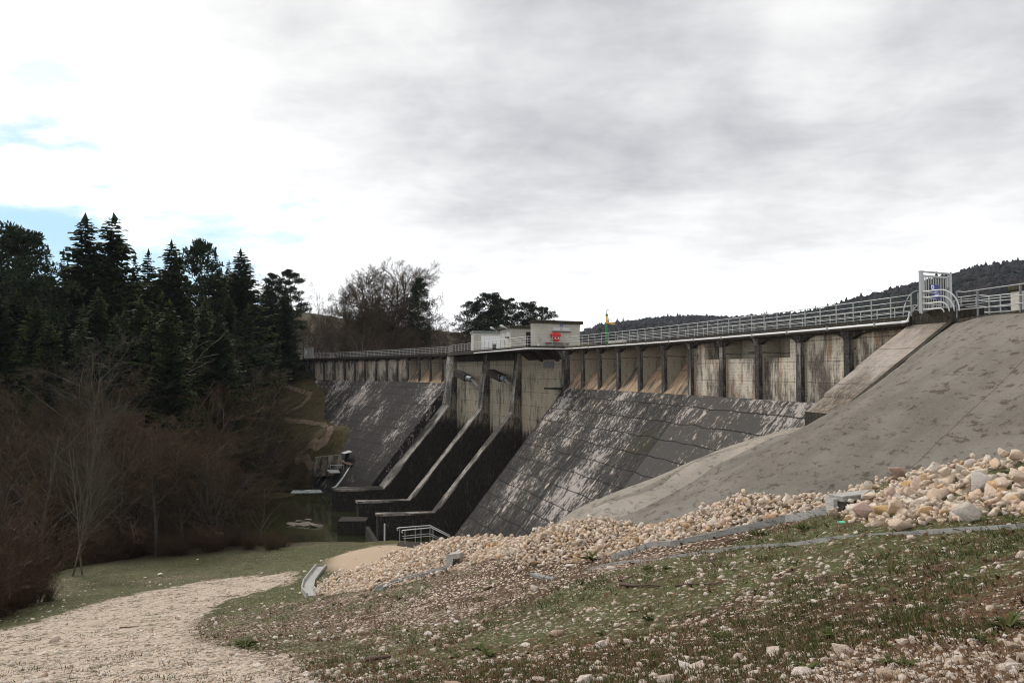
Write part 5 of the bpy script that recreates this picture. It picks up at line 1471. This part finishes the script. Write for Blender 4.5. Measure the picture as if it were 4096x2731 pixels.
mb = MB(); bar(mb, (A0.x, A0.y, -2.93), (B0.x, B0.y, -2.93), .42, .14); mb.build('cap', M['precast'], hw, bevel=.015)
A1 = A0.lerp(B0, .04); A1b = A1 + Vector((.04, .1, 0))
mb = MB(); bar(mb, (A1b.x, A1b.y, -3.28), (B0.x, B0.y + .1, -3.28), .18, .56); wl_ = mb.build('panel', M['precast'], hw)
mb = MB(); bar(mb, (A1b.x + .1, A1b.y - .10, -3.04), (B0.x - .1, B0.y - .0, -3.04), .03, .05); mb.build('panel_moulding', M['precast'], wl_)
mb = MB(); q = A0 + Vector((-.05, .16, 0)); mb.box((q.x, q.y, -3.25), (.09, .5, .62)); mb.build('side_wall', M['precast'], hw)
hw2 = thing('headwall', PY(1800, 2280, 38), 'small concrete headwall standing in the rubble at the top of the short gutter', 'headwall')
mb = MB(); mb.hexa([PY(1786, 2237, 38), PY(1838, 2230, 37.6), PY(1852, 2221, 38.6), PY(1790, 2226, 39), PY(1784, 2218, 38), PY(1838, 2212, 37.6), PY(1850, 2206, 38.6), PY(1820, 2206, 39)])
mb.build('cap', M['precast'], hw2)
mb = MB(); mb.hexa([PY(1786, 2282, 38), PY(1806, 2280, 37.8), PY(1812, 2280, 38.5), PY(1792, 2282, 38.7), PY(1786, 2236, 38), PY(1812, 2233, 37.8), PY(1818, 2233, 38.5), PY(1792, 2235, 38.7)])
mb.build('side_wall', M['precast'], hw2)


# ------------------------------------------------------------------ path on the far slope
def ribbon(px, wpx, name, mat, hi=240.0):
    qs = [on_ground(x, y, lo=60, hi=hi) for x, y in px]; fine = []; ww = []
    for i in range(len(qs) - 1):
        n = 6
        for k in range(n): fine.append(qs[i].lerp(qs[i + 1], k / n)); ww.append(wpx[i] + (wpx[i + 1] - wpx[i]) * k / n)
    fine.append(qs[-1]); ww.append(wpx[-1]); V = []; Fq = []
    for i, q in enumerate(fine):
        d = fine[min(i + 1, len(fine) - 1)] - fine[max(i - 1, 0)]; d.z = 0
        if d.length < 1e-6: d = Vector((1, 0, 0))
        d.normalize(); s = Vector((-d.y, d.x, 0)); hw_ = ww[i] / 2
        for k in (-1, -.33, .33, 1):
            p_ = q + s * hw_ * k; V.append((p_.x, p_.y, gz(p_.x, p_.y) + .12))
        if i:
            o = 4 * i; Fq += [(o - 4 + k, o - 3 + k, o + k + 1, o + k) for k in range(3)]
    me = np_mesh(name, V, Fq, mat, True); return link(me, name)


def mat_path():
    m, t, p = principled('dirt_path', .95, .1); g = t.node('ShaderNodeNewGeometry')
    n = t.noise(g.outputs['Position'], 1.4, 5, .7); t.put(p.inputs['Base Color'], t.mix(t.mr(n, .35, .65), (.13, .095, .065), (.22, .165, .12))); return m


mp = mat_path()
tag(ribbon([(1085, 1442), (1130, 1446), (1180, 1448)], [3, 3, 2], 'path', mp), kind='structure')
tag(ribbon([(1120, 1535), (1160, 1550), (1205, 1566), (1240, 1576), (1232, 1596), (1205, 1625), (1160, 1645), (1132, 1655), (1128, 1672), (1160, 1686), (1230, 1690), (1290, 1696), (1320, 1704)],
           [1.0] * 13, 'path', mp), kind='structure')
tag(ribbon([(1318, 1706), (1322, 1725), (1305, 1760), (1270, 1785), (1220, 1800), (1188, 1828), (1192, 1842), (1240, 1862), (1290, 1888)], [.9, 1.1, 1.1, 1.0, .9, .9, .8, .6, .5], 'path', mp), kind='structure')
ir = []
for (x, y, s) in ((1180, 2098, 2.2), (1230, 2102, 3.0), (1270, 2104, 2.2), (1200, 2085, 1.3), (1235, 2079, 1.1), (860, 2140, 2.0), (930, 2146, 1.6)):
    q = PH(x, y, WL); V, Fc = rock_shape(int(x), 3, 7, .3, .05)
    o = link(np_mesh('flat_rock', V * .5, Fc, M['island'] if x > 1000 else M['rock_grey']), 'flat_rock', None, (q.x, q.y, WL + .05)); o.scale = (s, s * .8, s * .35 / .3 * .8)
    tag(o, 'flat rock slab breaking the surface of the river', 'rock', 'flat rocks in the river')
for (x, y, wpx) in ((640, 2302, 22), (580, 2314, 14), (790, 2240, 12)):
    q = on_ground(x, y); s = wpx * q.y / F
    o = link(PEBM[1], 'pale_rock', None, (q.x, q.y, q.z + s * .25)); o.scale = (s, s, s); tag(o, 'pale rock alone on the dark grass strip in front of the trees', 'rock', 'pale rocks on the dark grass strip')

# ------------------------------------------------------------------ trees (prototypes are built once, copies share their meshes)
class Acc:
    def __init__(s): s.v = []; s.f = []
    def tube(s, a, b_, ra, rb, n=3):
        d = b_ - a; L = d.length
        if L < 1e-6: return
        d = d / L; up = Vector((0, 0, 1)) if abs(d.z) < .9 else Vector((1, 0, 0)); u_ = d.cross(up).normalized(); v_ = d.cross(u_); o = len(s.v)
        for q, r in ((a, ra), (b_, rb)):
            for k in range(n):
                an = 6.2832 * k / n; s.v.append(tuple(q + u_ * (r * math.cos(an)) + v_ * (r * math.sin(an))))
        for k in range(n): s.f.append((o + k, o + (k + 1) % n, o + n + (k + 1) % n, o + n + k))
    def quad(s, a, b_, c, d):
        o = len(s.v); s.v += [tuple(a), tuple(b_), tuple(c), tuple(d)]; s.f.append((o, o + 1, o + 2, o + 3))
    def mesh(s, name, mat): return np_mesh(name, s.v, s.f, mat)


def rv(r): return Vector((r.gauss(0, 1), r.gauss(0, 1), r.gauss(0, 1)))


def spruce(seed, H=22.0, W=4.2, dens=1.0, gaps=0.0, base=.04):
    r = random.Random(seed); tr, cr = Acc(), Acc(); lean = Vector((r.uniform(-.01, .01), r.uniform(-.01, .01), 1))
    for i in range(6): tr.tube(lean * (H * i / 6), lean * (H * (i + 1) / 6), .26 * (1 - i / 6.2), .26 * (1 - (i + 1) / 6.2), 6)
    z = H * base; lvl = 0
    while z < H * .992:
        f = 1 - z / H; Rm = W * (f ** .82) * r.uniform(.78, 1.1) + .16
        nb = int((7 + 9 * f ** .5) * dens)
        for k in range(nb):
            if r.random() < gaps: continue
            a = r.uniform(0, 6.283); L = Rm * r.uniform(.6, 1.15); dr = -0.18 - .3 * f + r.uniform(-.12, .12); o = lean * z
            d = Vector((math.cos(a), math.sin(a), 0)); side = Vector((-d.y, d.x, 0)); steps = max(2, int(L / .30))
            for j in range(steps):
                g = (j + r.random() * .6) / steps; q = o + d * (L * g) + Vector((0, 0, L * (dr * g + .32 * g * g)))
                wd = (.62 * (1 - g) + .20) * min(1.0, L * .7) * r.uniform(.7, 1.2); ln = L / steps * 2.0
                for sg in (-1, 1):
                    e = side * (sg * wd) + d * (ln * .55) + Vector((0, 0, -wd * r.uniform(.25, .9)))
                    cr.quad(q, q + d * ln * .4 + Vector((0, 0, .03)), q + e, q + e * .55 - d * ln * .32)
            if L > 1.2 and k % 3 == 0: tr.tube(o, o + d * (L * .8) + Vector((0, 0, L * dr * .7)), .035, .01, 3)
        z += .24 + .24 * f; lvl += 1
    for k in range(5): cr.quad(lean * (H * .97), lean * H + Vector((0, 0, .3)), lean * (H * .98) + rv(r) * .15, lean * (H * .96) + rv(r) * .12)
    return tr.mesh('trunk', M['bark']), cr.mesh('crown', M['needle']), H


def clump(cr, r, c, R_, n, fl=.55, sz=.20):
    for _ in range(n):
        p = rv(r).normalized() * (R_ * r.random() ** .45); p.z *= fl; q = c + p; d = (p.normalized() * .6 + rv(r) * .5 + Vector((0, 0, .35))).normalized(); u_ = d.cross(rv(r)).normalized()
        L = sz * r.uniform(.7, 1.4) * 1.6; wd = sz * .33; cr.quad(q - u_ * wd * .4, q + d * L * .5 - u_ * wd, q + d * L, q + d * L * .5 + u_ * wd)


def pine(seed, H=20.0, W=4.0, n=34, start=.35):
    r = random.Random(seed); tr, cr = Acc(), Acc(); pts = [Vector((0, 0, 0))]
    for i in range(8): pts.append(pts[-1] + Vector((r.uniform(-.18, .18), r.uniform(-.18, .18), H / 8)))
    for i in range(8): tr.tube(pts[i], pts[i + 1], .27 * (1 - i / 9), .27 * (1 - (i + 1) / 9), 6)
    for k in range(n):
        f = start + (1 - start) * ((k + r.random()) / n) ** .9; i = min(7, int(f * 8)); o = pts[i].lerp(pts[i + 1], f * 8 - i); a = k * 2.4 + r.uniform(-.5, .5)
        prof = math.sin(min(1, (1 - f) / (1 - start) * 1.15 + .12) * math.pi * .62); L = W * max(.15, prof) * r.uniform(.55, 1.12)
        d = Vector((math.cos(a), math.sin(a), r.uniform(.0, .35) + .5 * max(0, f - .8) * 3)); e = o + d * L
        tr.tube(o, o + d * L * .55 - Vector((0, 0, .06 * L)), .06, .035, 4); tr.tube(o + d * L * .55 - Vector((0, 0, .06 * L)), e, .035, .012, 3)
        for g in (.45, .68, .86, 1.0):
            if r.random() < .9:
                c = o + d * (L * g) + rv(r) * .22 * L * .4; clump(cr, r, c, .42 + .12 * L, int(44 + 26 * g), .55, .25)
    clump(cr, r, pts[8], .7, 60, .9, .18)
    return tr.mesh('trunk', M['bark']), cr.mesh('crown', M['pneedle']), H


def bare(seed, H=14.0, W=1.0, limbs=13, mat='twig', bark='bark', start=.25, up=.5, levels=4, stems=1, r0=.17, kids=(5, 5, 5), tw=.010, droop=0.0):
    r = random.Random(seed); tr, cr = Acc(), Acc()

    def grow(o, d, L, rad, lvl):
        seg = 4 if lvl < 2 else 3; pts = [o]; q = o; dd = d.copy()
        for i in range(seg):
            dd = (dd + rv(r) * (.10 + .05 * lvl) + Vector((0, 0, .07 * up - droop * .1 * lvl))).normalized(); q = q + dd * (L / seg); pts.append(q)
        for i in range(seg):
            ra, rb = rad * (1 - .75 * i / seg), rad * (1 - .75 * (i + 1) / seg)
            if lvl <= 1: tr.tube(pts[i], pts[i + 1], ra, rb, 5 if lvl == 0 else 4)
            elif lvl == 2: cr.tube(pts[i], pts[i + 1], max(ra, tw * 1.4), max(rb, tw * 1.2), 3)
            else:
                u_ = (pts[i + 1] - pts[i]).cross(rv(r)).normalized() * tw; cr.quad(pts[i] - u_, pts[i] + u_, pts[i + 1] + u_ * .6, pts[i + 1] - u_ * .6)
        if lvl >= levels: return
        nk = limbs if lvl == 0 else kids[min(lvl - 1, len(kids) - 1)]
        for k in range(nk):
            f = (start + (1 - start) * (k + r.random()) / nk) if lvl == 0 else (.18 + .82 * (k + r.random()) / nk)
            i = min(seg - 1, int(f * seg)); c = pts[i].lerp(pts[i + 1], f * seg - i); ax_ = (pts[i + 1] - pts[i]).normalized()
            s_ = ax_.cross(rv(r)).normalized(); ang = r.uniform(.45, .95) if lvl else r.uniform(.55, 1.0) * W
            nd = (ax_ * math.cos(ang) + s_ * math.sin(ang)).normalized()
            nl = (L * (.52 if lvl == 0 else .50)) * (1.15 - .55 * f) * r.uniform(.75, 1.2)
            grow(c, nd, nl, max(rad * (1 - .75 * f) * .55, tw), lvl + 1)
    for s_ in range(stems):
        a = r.uniform(0, 6.28); sp_ = .0 if stems == 1 else .34; grow(Vector((math.cos(a), math.sin(a), 0)) * (.0 if stems == 1 else .3), Vector((math.cos(a) * sp_, math.sin(a) * sp_, 1)).normalized(), H * (.92 if stems == 1 else r.uniform(.7, 1.0)), r0, 0)
    zt = max(q[2] for q in cr.v)
    return tr.mesh('trunk', M[bark]), cr.mesh('crown', M[mat]), zt


def thicket(seed, H=4.5, n=60, mat='twig_red'):
    r = random.Random(seed); cr = Acc()
    for k in range(n):
        a = r.uniform(0, 6.28); R0 = r.random() * .9; o = Vector((math.cos(a) * R0, math.sin(a) * R0, 0)); d = Vector((math.cos(a) * R0 * .45, math.sin(a) * R0 * .45, 1)).normalized(); L = H * r.uniform(.5, 1.0); q = o
        for i in range(5):
            d = (d + rv(r) * .13 + Vector((math.cos(a), math.sin(a), 0)) * .04).normalized(); q2 = q + d * L / 5; cr.tube(q, q2, .018 * (1 - i / 6), .018 * (1 - (i + 1) / 6), 3)
            for _ in range(4):
                e = q.lerp(q2, r.random()); f = (d + rv(r) * .55).normalized(); L2 = L * .26 * r.uniform(.5, 1.2); u_ = f.cross(rv(r)).normalized() * .009; m_ = e + f * L2 * .5; en = e + f * L2 + rv(r) * .08
                cr.quad(e - u_, e + u_, m_ + u_, m_ - u_); cr.quad(m_ - u_, m_ + u_, en + u_ * .5, en - u_ * .5)
                for __ in range(2):
                    f2 = (f + rv(r) * .6).normalized(); e2 = e.lerp(en, r.uniform(.3, .9)); u2 = f2.cross(rv(r)).normalized() * .007; cr.quad(e2 - u2, e2 + u2, e2 + f2 * L2 * .5 + u2 * .5, e2 + f2 * L2 * .5 - u2 * .5)
            q = q2
    st = Acc()
    for k in range(7): a = k * .9; st.tube(Vector((math.cos(a) * .3, math.sin(a) * .3, -.2)), Vector((math.cos(a) * .5, math.sin(a) * .5, H * .45)), .035, .015, 4)
    return st.mesh('stems', M['bark']), cr.mesh('twigs', M[mat]), H


SPR = [spruce(1, 22, 5.0), spruce(2, 22, 4.2, 1.0, .08), spruce(3, 22, 6.2, 1.15), spruce(4, 22, 3.2, .75, .2), spruce(5, 22, 5.6, 1.0, .12)]
PIN = [pine(1, 20, 4.2, 40, .25), pine(2, 20, 4.8, 54, .12), pine(3, 20, 3.6, 38, .35), pine(4, 20, 5.5, 56, .15)]
BAR = [bare(1, 14, 1.0, 14, tw=.015, r0=.2), bare(2, 14, .8, 16, 'twig', 'bark_grey', .15, .8, tw=.015, r0=.2), bare(3, 13, 1.1, 13, 'twig_red', 'bark', .2, .4, 4, 2, tw=.014), bare(4, 14, .9, 15, 'twig', 'bark_grey', .1, .6, 4, 3, .14, tw=.014)]
BIGT = bare(11, 20, 1.15, 26, 'twig', 'bark', .10, .75, 4, 3, .34, (9, 8, 6), .022)
PALE = [bare(21, 14, .85, 14, 'twig_pale', 'bark_pale', .25, .9, 4, 1, .15, (5, 5, 4), .011), bare(22, 14, .6, 22, 'twig_pale', 'bark_pale', .22, 1.1, 3, 2, .11, (6, 5), .012)]
DEAD = bare(31, 14, .9, 6, 'twig_pale', 'bark_pale', .45, .5, 2, 1, .26, (4, 3), .03)
BSH = [thicket(1), thicket(2, 4.5, 70, 'twig'), thicket(3, 4.5, 60, 'twig_red')]
PARTN = {id(p): ('stems', 'twigs') for p in BSH}
cnt = [0]


def plant(proto, name, x, Y, top, label, cat='tree', group=None, wide=1.0, seed=None, base=None):
    """stand a tree at pixel column x and distance Y, its tip at pixel row top"""
    cnt[0] += 1; r = random.Random(cnt[0] * 17 + 3)
    X = (x - CX) / F * Y; z0 = (gz(X, Y) if base is None else base) - .15; zt = PY(x, top, Y).z; sc_ = (zt - z0) / proto[2]
    if sc_ < .12: sc_ = .12
    root = thing(name, (X, Y, z0), label, cat, group)
    root.scale = (sc_ * wide, sc_ * wide, sc_); root.rotation_euler = (0, 0, r.uniform(0, 6.28))
    nm = PARTN.get(id(proto), ('trunk', 'crown'))
    for me, n_ in zip(proto[:2], nm):
        o = bpy.data.objects.new(n_, me); COL.objects.link(o); o.parent = root
    return root


S = 'spruce_tree'
# skyline conifers, left to right
for k, x, Y, top, wd, lab in (
        (1, 20, 118, 948, 1.0, 'broad dark pine at the left edge with a round ragged top'), (0, 92, 122, 955, .9, 'dark pine second from the left edge, slightly lower than its neighbour')):
    plant(PIN[k if k else 3], 'pine_tree', x, Y, top, lab, wide=wd)
plant(SPR[3], S, 189, 128, 985, 'thin see through conifer right of the two dark pines', wide=.8)
plant(SPR[3], S, 240, 124, 1004, 'sparse narrow conifer with bare upper stem, left of the tallest pair', wide=.7)
plant(SPR[1], S, 352, 128, 862, 'left one of the tallest pair of dark conifers', wide=1.5)
plant(SPR[4], S, 436, 130, 862, 'right one of the tallest pair of dark conifers', wide=1.25)
plant(SPR[1], S, 543, 134, 1022, 'small pointed spruce just right of the tallest pair', wide=.8)
plant(SPR[0], S, 590, 136, 1002, 'spruce with a forked tip between the tallest pair and the wide spruce', wide=.9)
plant(SPR[2], S, 676, 138, 966, 'wide dark spruce in the middle of the conifer row', wide=1.15)
plant(PIN[2], 'pine_tree', 792, 146, 978, 'slender pine with a tufted crown rising between two spruces', wide=.8)
plant(SPR[1], S, 850, 148, 1002, 'slim spruce between the slender pine and the cone shaped spruce', wide=.9)
plant(SPR[2], S, 954, 150, 1000, 'dense cone shaped spruce at the right end of the dark row', wide=1.2)
plant(SPR[0], S, 915, 156, 1042, 'lower spruce tip on the left shoulder of the cone shaped spruce', wide=.8)
plant(PIN[0], 'pine_tree', 1091, 172, 1104, 'left of two pines standing beyond the cone shaped spruce', wide=1.0)
plant(PIN[2], 'pine_tree', 1158, 176, 1088, 'right of two pines standing beyond the cone shaped spruce', wide=1.2)
plant(PALE[0], 'bare_tree', 1052, 190, 1058, 'pale leafless tree behind the left one of the two pines', wide=.8)
plant(PALE[0], 'bare_tree', 1293, 186, 1122, 'pale leafless tree with a curved trunk on the skyline above the far gate', wide=1.0)
plant(BIGT, 'bare_tree', 1530, 196, 1030, 'huge round crowned leafless tree, tallest above the far part of the dam', wide=1.0)
plant(BIGT, 'bare_tree', 1425, 204, 1112, 'leafless tree leaning out left of the huge round crowned one', wide=.9)
plant(PIN[0], 'pine_tree', 1672, 190, 1122, 'pine with stacked flat branches right beside the huge leafless tree', wide=.85)
for x, Y, top, k, wd, lab in ((1905, 215, 1215, 3, 1.0, 'pine with an open crown above the leftmost house'), (1960, 212, 1182, 1, 1.1, 'tallest pine behind the crest houses'), (2030, 218, 1208, 3, 1.0, 'pine behind the middle house'),
                              (2110, 214, 1218, 1, 1.0, 'pointed pine behind the left edge of the largest house'), (2165, 220, 1240, 3, .9, 'lowest pine, peeking over the roof of the largest house'), (1995, 206, 1232, 1, 1.0, 'short dense pine between the leftmost and middle houses')):
    plant(PIN[k], 'pine_tree', x, Y, top, lab, wide=wd * 1.25)
# rows of conifers filling the wood
rr = random.Random(4)
for row, (Y0, t0, t1) in enumerate(((112, 1150, 1300), (132, 1050, 1170), (158, 1060, 1150))):
    x = -260 + row * 30
    while x < (900 if row == 0 else 1010 if row == 1 else 1190):
        k = rr.randrange(5); top = rr.uniform(t0, t1) + (60 if x > 700 and row == 1 else 0) + (70 if x > 1000 else 0)
        g = row < 3; plant(SPR[k], S, x, Y0 + rr.uniform(-6, 6) + (10 if x > 700 else 0), top, 'dark spruce inside the dense conifer wood left of the dam', group='spruces of the dense wood', wide=rr.uniform(1.0, 1.35))
        x += rr.uniform(48, 74)
for x, Y, top in ((1085, 178, 1290), (1130, 184, 1310), (1175, 186, 1345), (1105, 160, 1330), (1445, 200, 1330), (1380, 200, 1300)):
    plant(SPR[rr.randrange(5)], S, x, Y, top, 'small dark spruce among the bare trees behind the far abutment', group='small spruces behind the abutment', wide=1.1)
# bare wood on the far bank above the crest
x = 1050
while x < 2280:
    for Y, dy in ((182, 60), (200, 20), (224, 0)):
        top = np.interp(x, [1050, 1250, 1350, 1400, 1650, 1700, 1800, 1900, 2280], [1250, 1245, 1232, 1215, 1235, 1270, 1262, 1268, 1300]) + dy + rr.uniform(-14, 22)
        if x > 1900 and Y < 210: continue
        plant(BAR[rr.randrange(4)], 'bare_tree', x + rr.uniform(-12, 12), Y + rr.uniform(-6, 6), top, 'brown leafless tree in the wood behind the far crest', group='leafless trees behind the far crest', wide=rr.uniform(1.0, 1.5))
    x += rr.uniform(34, 46)
# bare trees on the far bank of the river, in front of the conifers
for Y0, ta, tb, xm in ((104, 1440, 1640, 1010), (98, 1580, 1760, 960), (116, 1340, 1500, 1060), (122, 1390, 1560, 1130), (92, 1500, 1720, 900)):
    x = -150
    while x < xm:
        ylow = 0 if x < 700 else (x - 700) * .45
        plant(BAR[rr.randrange(4)], 'bare_tree', x, Y0 + rr.uniform(-4, 4) + (x > 600) * 10, rr.uniform(ta, tb) + ylow * .5, 'brown leafless tree crowding the river bank below the conifers', group='leafless trees on the river bank', wide=rr.uniform(1.05, 1.5))
        x += rr.uniform(75, 115)
plant(PALE[0], 'bare_tree', 335, 100, 1310, 'pale spreading leafless tree in front of the dark conifers', wide=1.35)
plant(PALE[0], 'bare_tree', 470, 104, 1350, 'smaller pale leafless tree beside the spreading pale one', wide=1.2)
plant(DEAD, 'dead_tree', 748, 112, 1330, 'dead tree with a broken pale trunk against the black conifers', wide=1.0)
plant(PALE[0], 'bare_tree', 955, 128, 1240, 'faint grey leafless tree in front of the cone shaped spruce', wide=1.2)
# near bank of the river
plant(PALE[1], 'birch_tree', 300, 67, 1480, 'two stemmed slim birch with pale bark on the near bank', wide=.75)
plant(PALE[0], 'birch_tree', 345, 68, 1620, 'slim pale birch leaning right beside the two stemmed one', wide=.7)
for i, (x, Y, top) in enumerate(((100, 74, 1650), (180, 80, 1560), (480, 80, 1620), (560, 84, 1700), (640, 78, 1600), (740, 84, 1660), (820, 82, 1760), (900, 86, 1700), (980, 84, 1800), (1050, 88, 1880), (-60, 72, 1600), (400, 86, 1660), (690, 88, 1780))):
    plant(BAR[i % 4], 'bare_tree', x, Y, top, 'dark leafless tree on the near river bank', group='leafless trees on the near bank', wide=1.15 if x < 900 else 1.35)
for i, (x, Y, top, wd) in enumerate(((-120, 50, 2000, 1.2), (-20, 50, 2040, 1.2), (60, 51, 2080, 1.1), (140, 53, 2160, 1.0), (20, 46, 2190, 1.1), (110, 49, 2250, .9), (-60, 44, 2200, 1.3), (215, 52, 2310, .8))):
    plant(BSH[0 if i % 2 else 2], 'bush', x, Y, top, 'reddish brown leafless bush at the left edge of the gravel track', 'bush', 'reddish bushes by the track', wide=wd)
for i, x in enumerate(range(360, 1150, 46)):
    Y = 80 + rr.uniform(-3, 5); plant(BSH[i % 3], 'bush', x, Y, 2090 + rr.uniform(-40, 50) + max(0, x - 900) * .1, 'low brown thicket along the near river bank', 'bush', 'low thickets along the river', wide=rr.uniform(1.1, 1.7))
for i, (x, y) in enumerate(((1170, 1500), (1130, 1600), (1090, 1560), (1080, 1700), (1120, 1730), (1060, 1620), (1150, 1860), (1100, 1850), (1060, 1800), (1200, 1920), (1130, 1930), (1080, 1900))):
    q = on_ground(x, y + 30, lo=90); plant(BAR[i % 4] if x < 1140 else BSH[1], 'bare_tree' if x < 1140 else 'bush', x, q.y, y - (150 if x < 1140 else 10), 'bare brown growth on the slope beside the zigzag path', 'tree' if x < 1140 else 'bush', 'bare growth beside the zigzag path', wide=1.3)

# ------------------------------------------------------------------ wooded hills far behind
HP = [(2150, 1372), (2300, 1330), (2360, 1312), (2400, 1297), (2460, 1287), (2560, 1276), (2620, 1270), (2700, 1262), (2850, 1261), (2950, 1266), (3000, 1260), (3130, 1256), (3200, 1250), (3280, 1238), (3330, 1222), (3400, 1202), (3550, 1162), (3700, 1127), (3810, 1100), (3900, 1072), (4096, 1046), (4500, 1010), (5200, 1000)]
hx = np.linspace(1900, 5200, 240); hy = np.interp(hx, [a for a, b_ in HP], [b_ for a, b_ in HP]) + 9
YR = np.interp(hx, [2100, 3000, 3300, 4096, 5200], [1500, 1500, 1150, 900, 850]); fr_ = np.linspace(0, 1.25, 46)
V = []
for f in fr_:
    Yk = 420 + (YR - 420) * f; X = (hx - CX) / F * YR * (.45 + .55 * f) * (Yk / Yk)
    ztop = (YH - hy) / F * YR; z = -8 + (ztop + 8) * np.where(f <= 1, np.sin(min(f, 1) * math.pi / 2) ** 1.1, 1 - (f - 1) * .5)
    X = (hx - CX) / F * Yk; z = np.minimum(z, np.where(f < 1, (YH - hy) / F * Yk * (0.55 + .45 * f), z)); z = z + fbm(X, np.full_like(X, Yk), .012, 3, 61) * 16 * (f * (1 - min(f, 1)) * 2.5)
    V.append(np.stack([X, Yk, z], 1))
V = np.concatenate(V); ix = np.arange(len(V)).reshape(len(fr_), len(hx)); q = np.stack([ix[:-1, :-1], ix[:-1, 1:], ix[1:, 1:], ix[1:, :-1]], -1).reshape(-1, 4)
m, t, p = principled('hill_ground', .95, .1); g = t.node('ShaderNodeNewGeometry'); nn_ = t.noise(g.outputs['Position'], .02, 5, .6)
t.put(p.inputs['Base Color'], t.mix(t.mr(nn_, .4, .6), (.014, .013, .014), (.024, .020, .018)))
tag(link(np_mesh('hill', V, q, m, True), 'hill'), kind='structure')
rs = np.random.RandomState(12); m, t, p = principled('far_crowns', .95, .1); g = t.node('ShaderNodeNewGeometry')
n1 = t.noise(g.outputs['Position'], .006, 4, .6)
c = t.mix(g.outputs['Random Per Island'], (.015, .014, .013), (.028, .023, .020)); t.put(p.inputs['Base Color'], t.mix(t.mr(n1, .46, .58), c, (.008, .012, .009)))
cr = PEB[:4] ; items = []
grid3 = V.reshape(len(fr_), len(hx), 3)
VV, FF, off = [], [], 0
for k in range(9000):
    a = rs.uniform(0, len(fr_) - 9.5); b_ = rs.uniform(0, len(hx) - 2); 
    if k < 1500: a = 36.8 + rs.uniform(-.6, .4)
    i, j = int(a), int(b_); q = grid3[i, j] * (1 - (a - i)) * (1 - (b_ - j)) + grid3[i + 1, j] * (a - i) * (1 - (b_ - j)) + grid3[i, j + 1] * (1 - (a - i)) * (b_ - j) + grid3[i + 1, j + 1] * (a - i) * (b_ - j)
    Vp, Fp = PEB[rs.randint(8)]; conif = rs.rand() < .18; sx_ = rs.uniform(3.0, 5.5) * (.6 if conif else 1); sz_ = rs.uniform(4, 6.5) * (1.7 if conif else 1)
    vv = Vp * np.array([sx_, sx_, sz_]);
    if conif: vv[:, :2] *= (1 - np.clip(vv[:, 2:3] / sz_, 0, .9))
    VV.append(vv + q + np.array([0, 0, sz_ * .4])); FF.append(Fp + off); off += len(Vp)
tag(link(np_mesh('far_woodland', np.concatenate(VV), np.concatenate(FF), m), 'far_woodland'), 'wooded hillside far behind the near stretch of the dam', 'woodland', kind='stuff')

# ------------------------------------------------------------------ air
def haze():
    m = bpy.data.materials.new('haze'); m.use_nodes = True; t = NT(m.node_tree); t.n.clear()
    o = t.node('ShaderNodeOutputMaterial'); v = t.node('ShaderNodeVolumePrincipled'); t.l.new(v.outputs[0], o.inputs['Volume'])
    v.inputs['Color'].default_value = (0.72, 0.83, 1.0, 1); v.inputs['Density'].default_value = 0.00006; v.inputs['Anisotropy'].default_value = 0.2
    mb = MB().box((300, 900, 115), (4600, 2700, 285))
    ob = mb.build('haze', m); tag(ob, kind='stuff', label='thin even haze of the valley air', cat='haze')


haze()
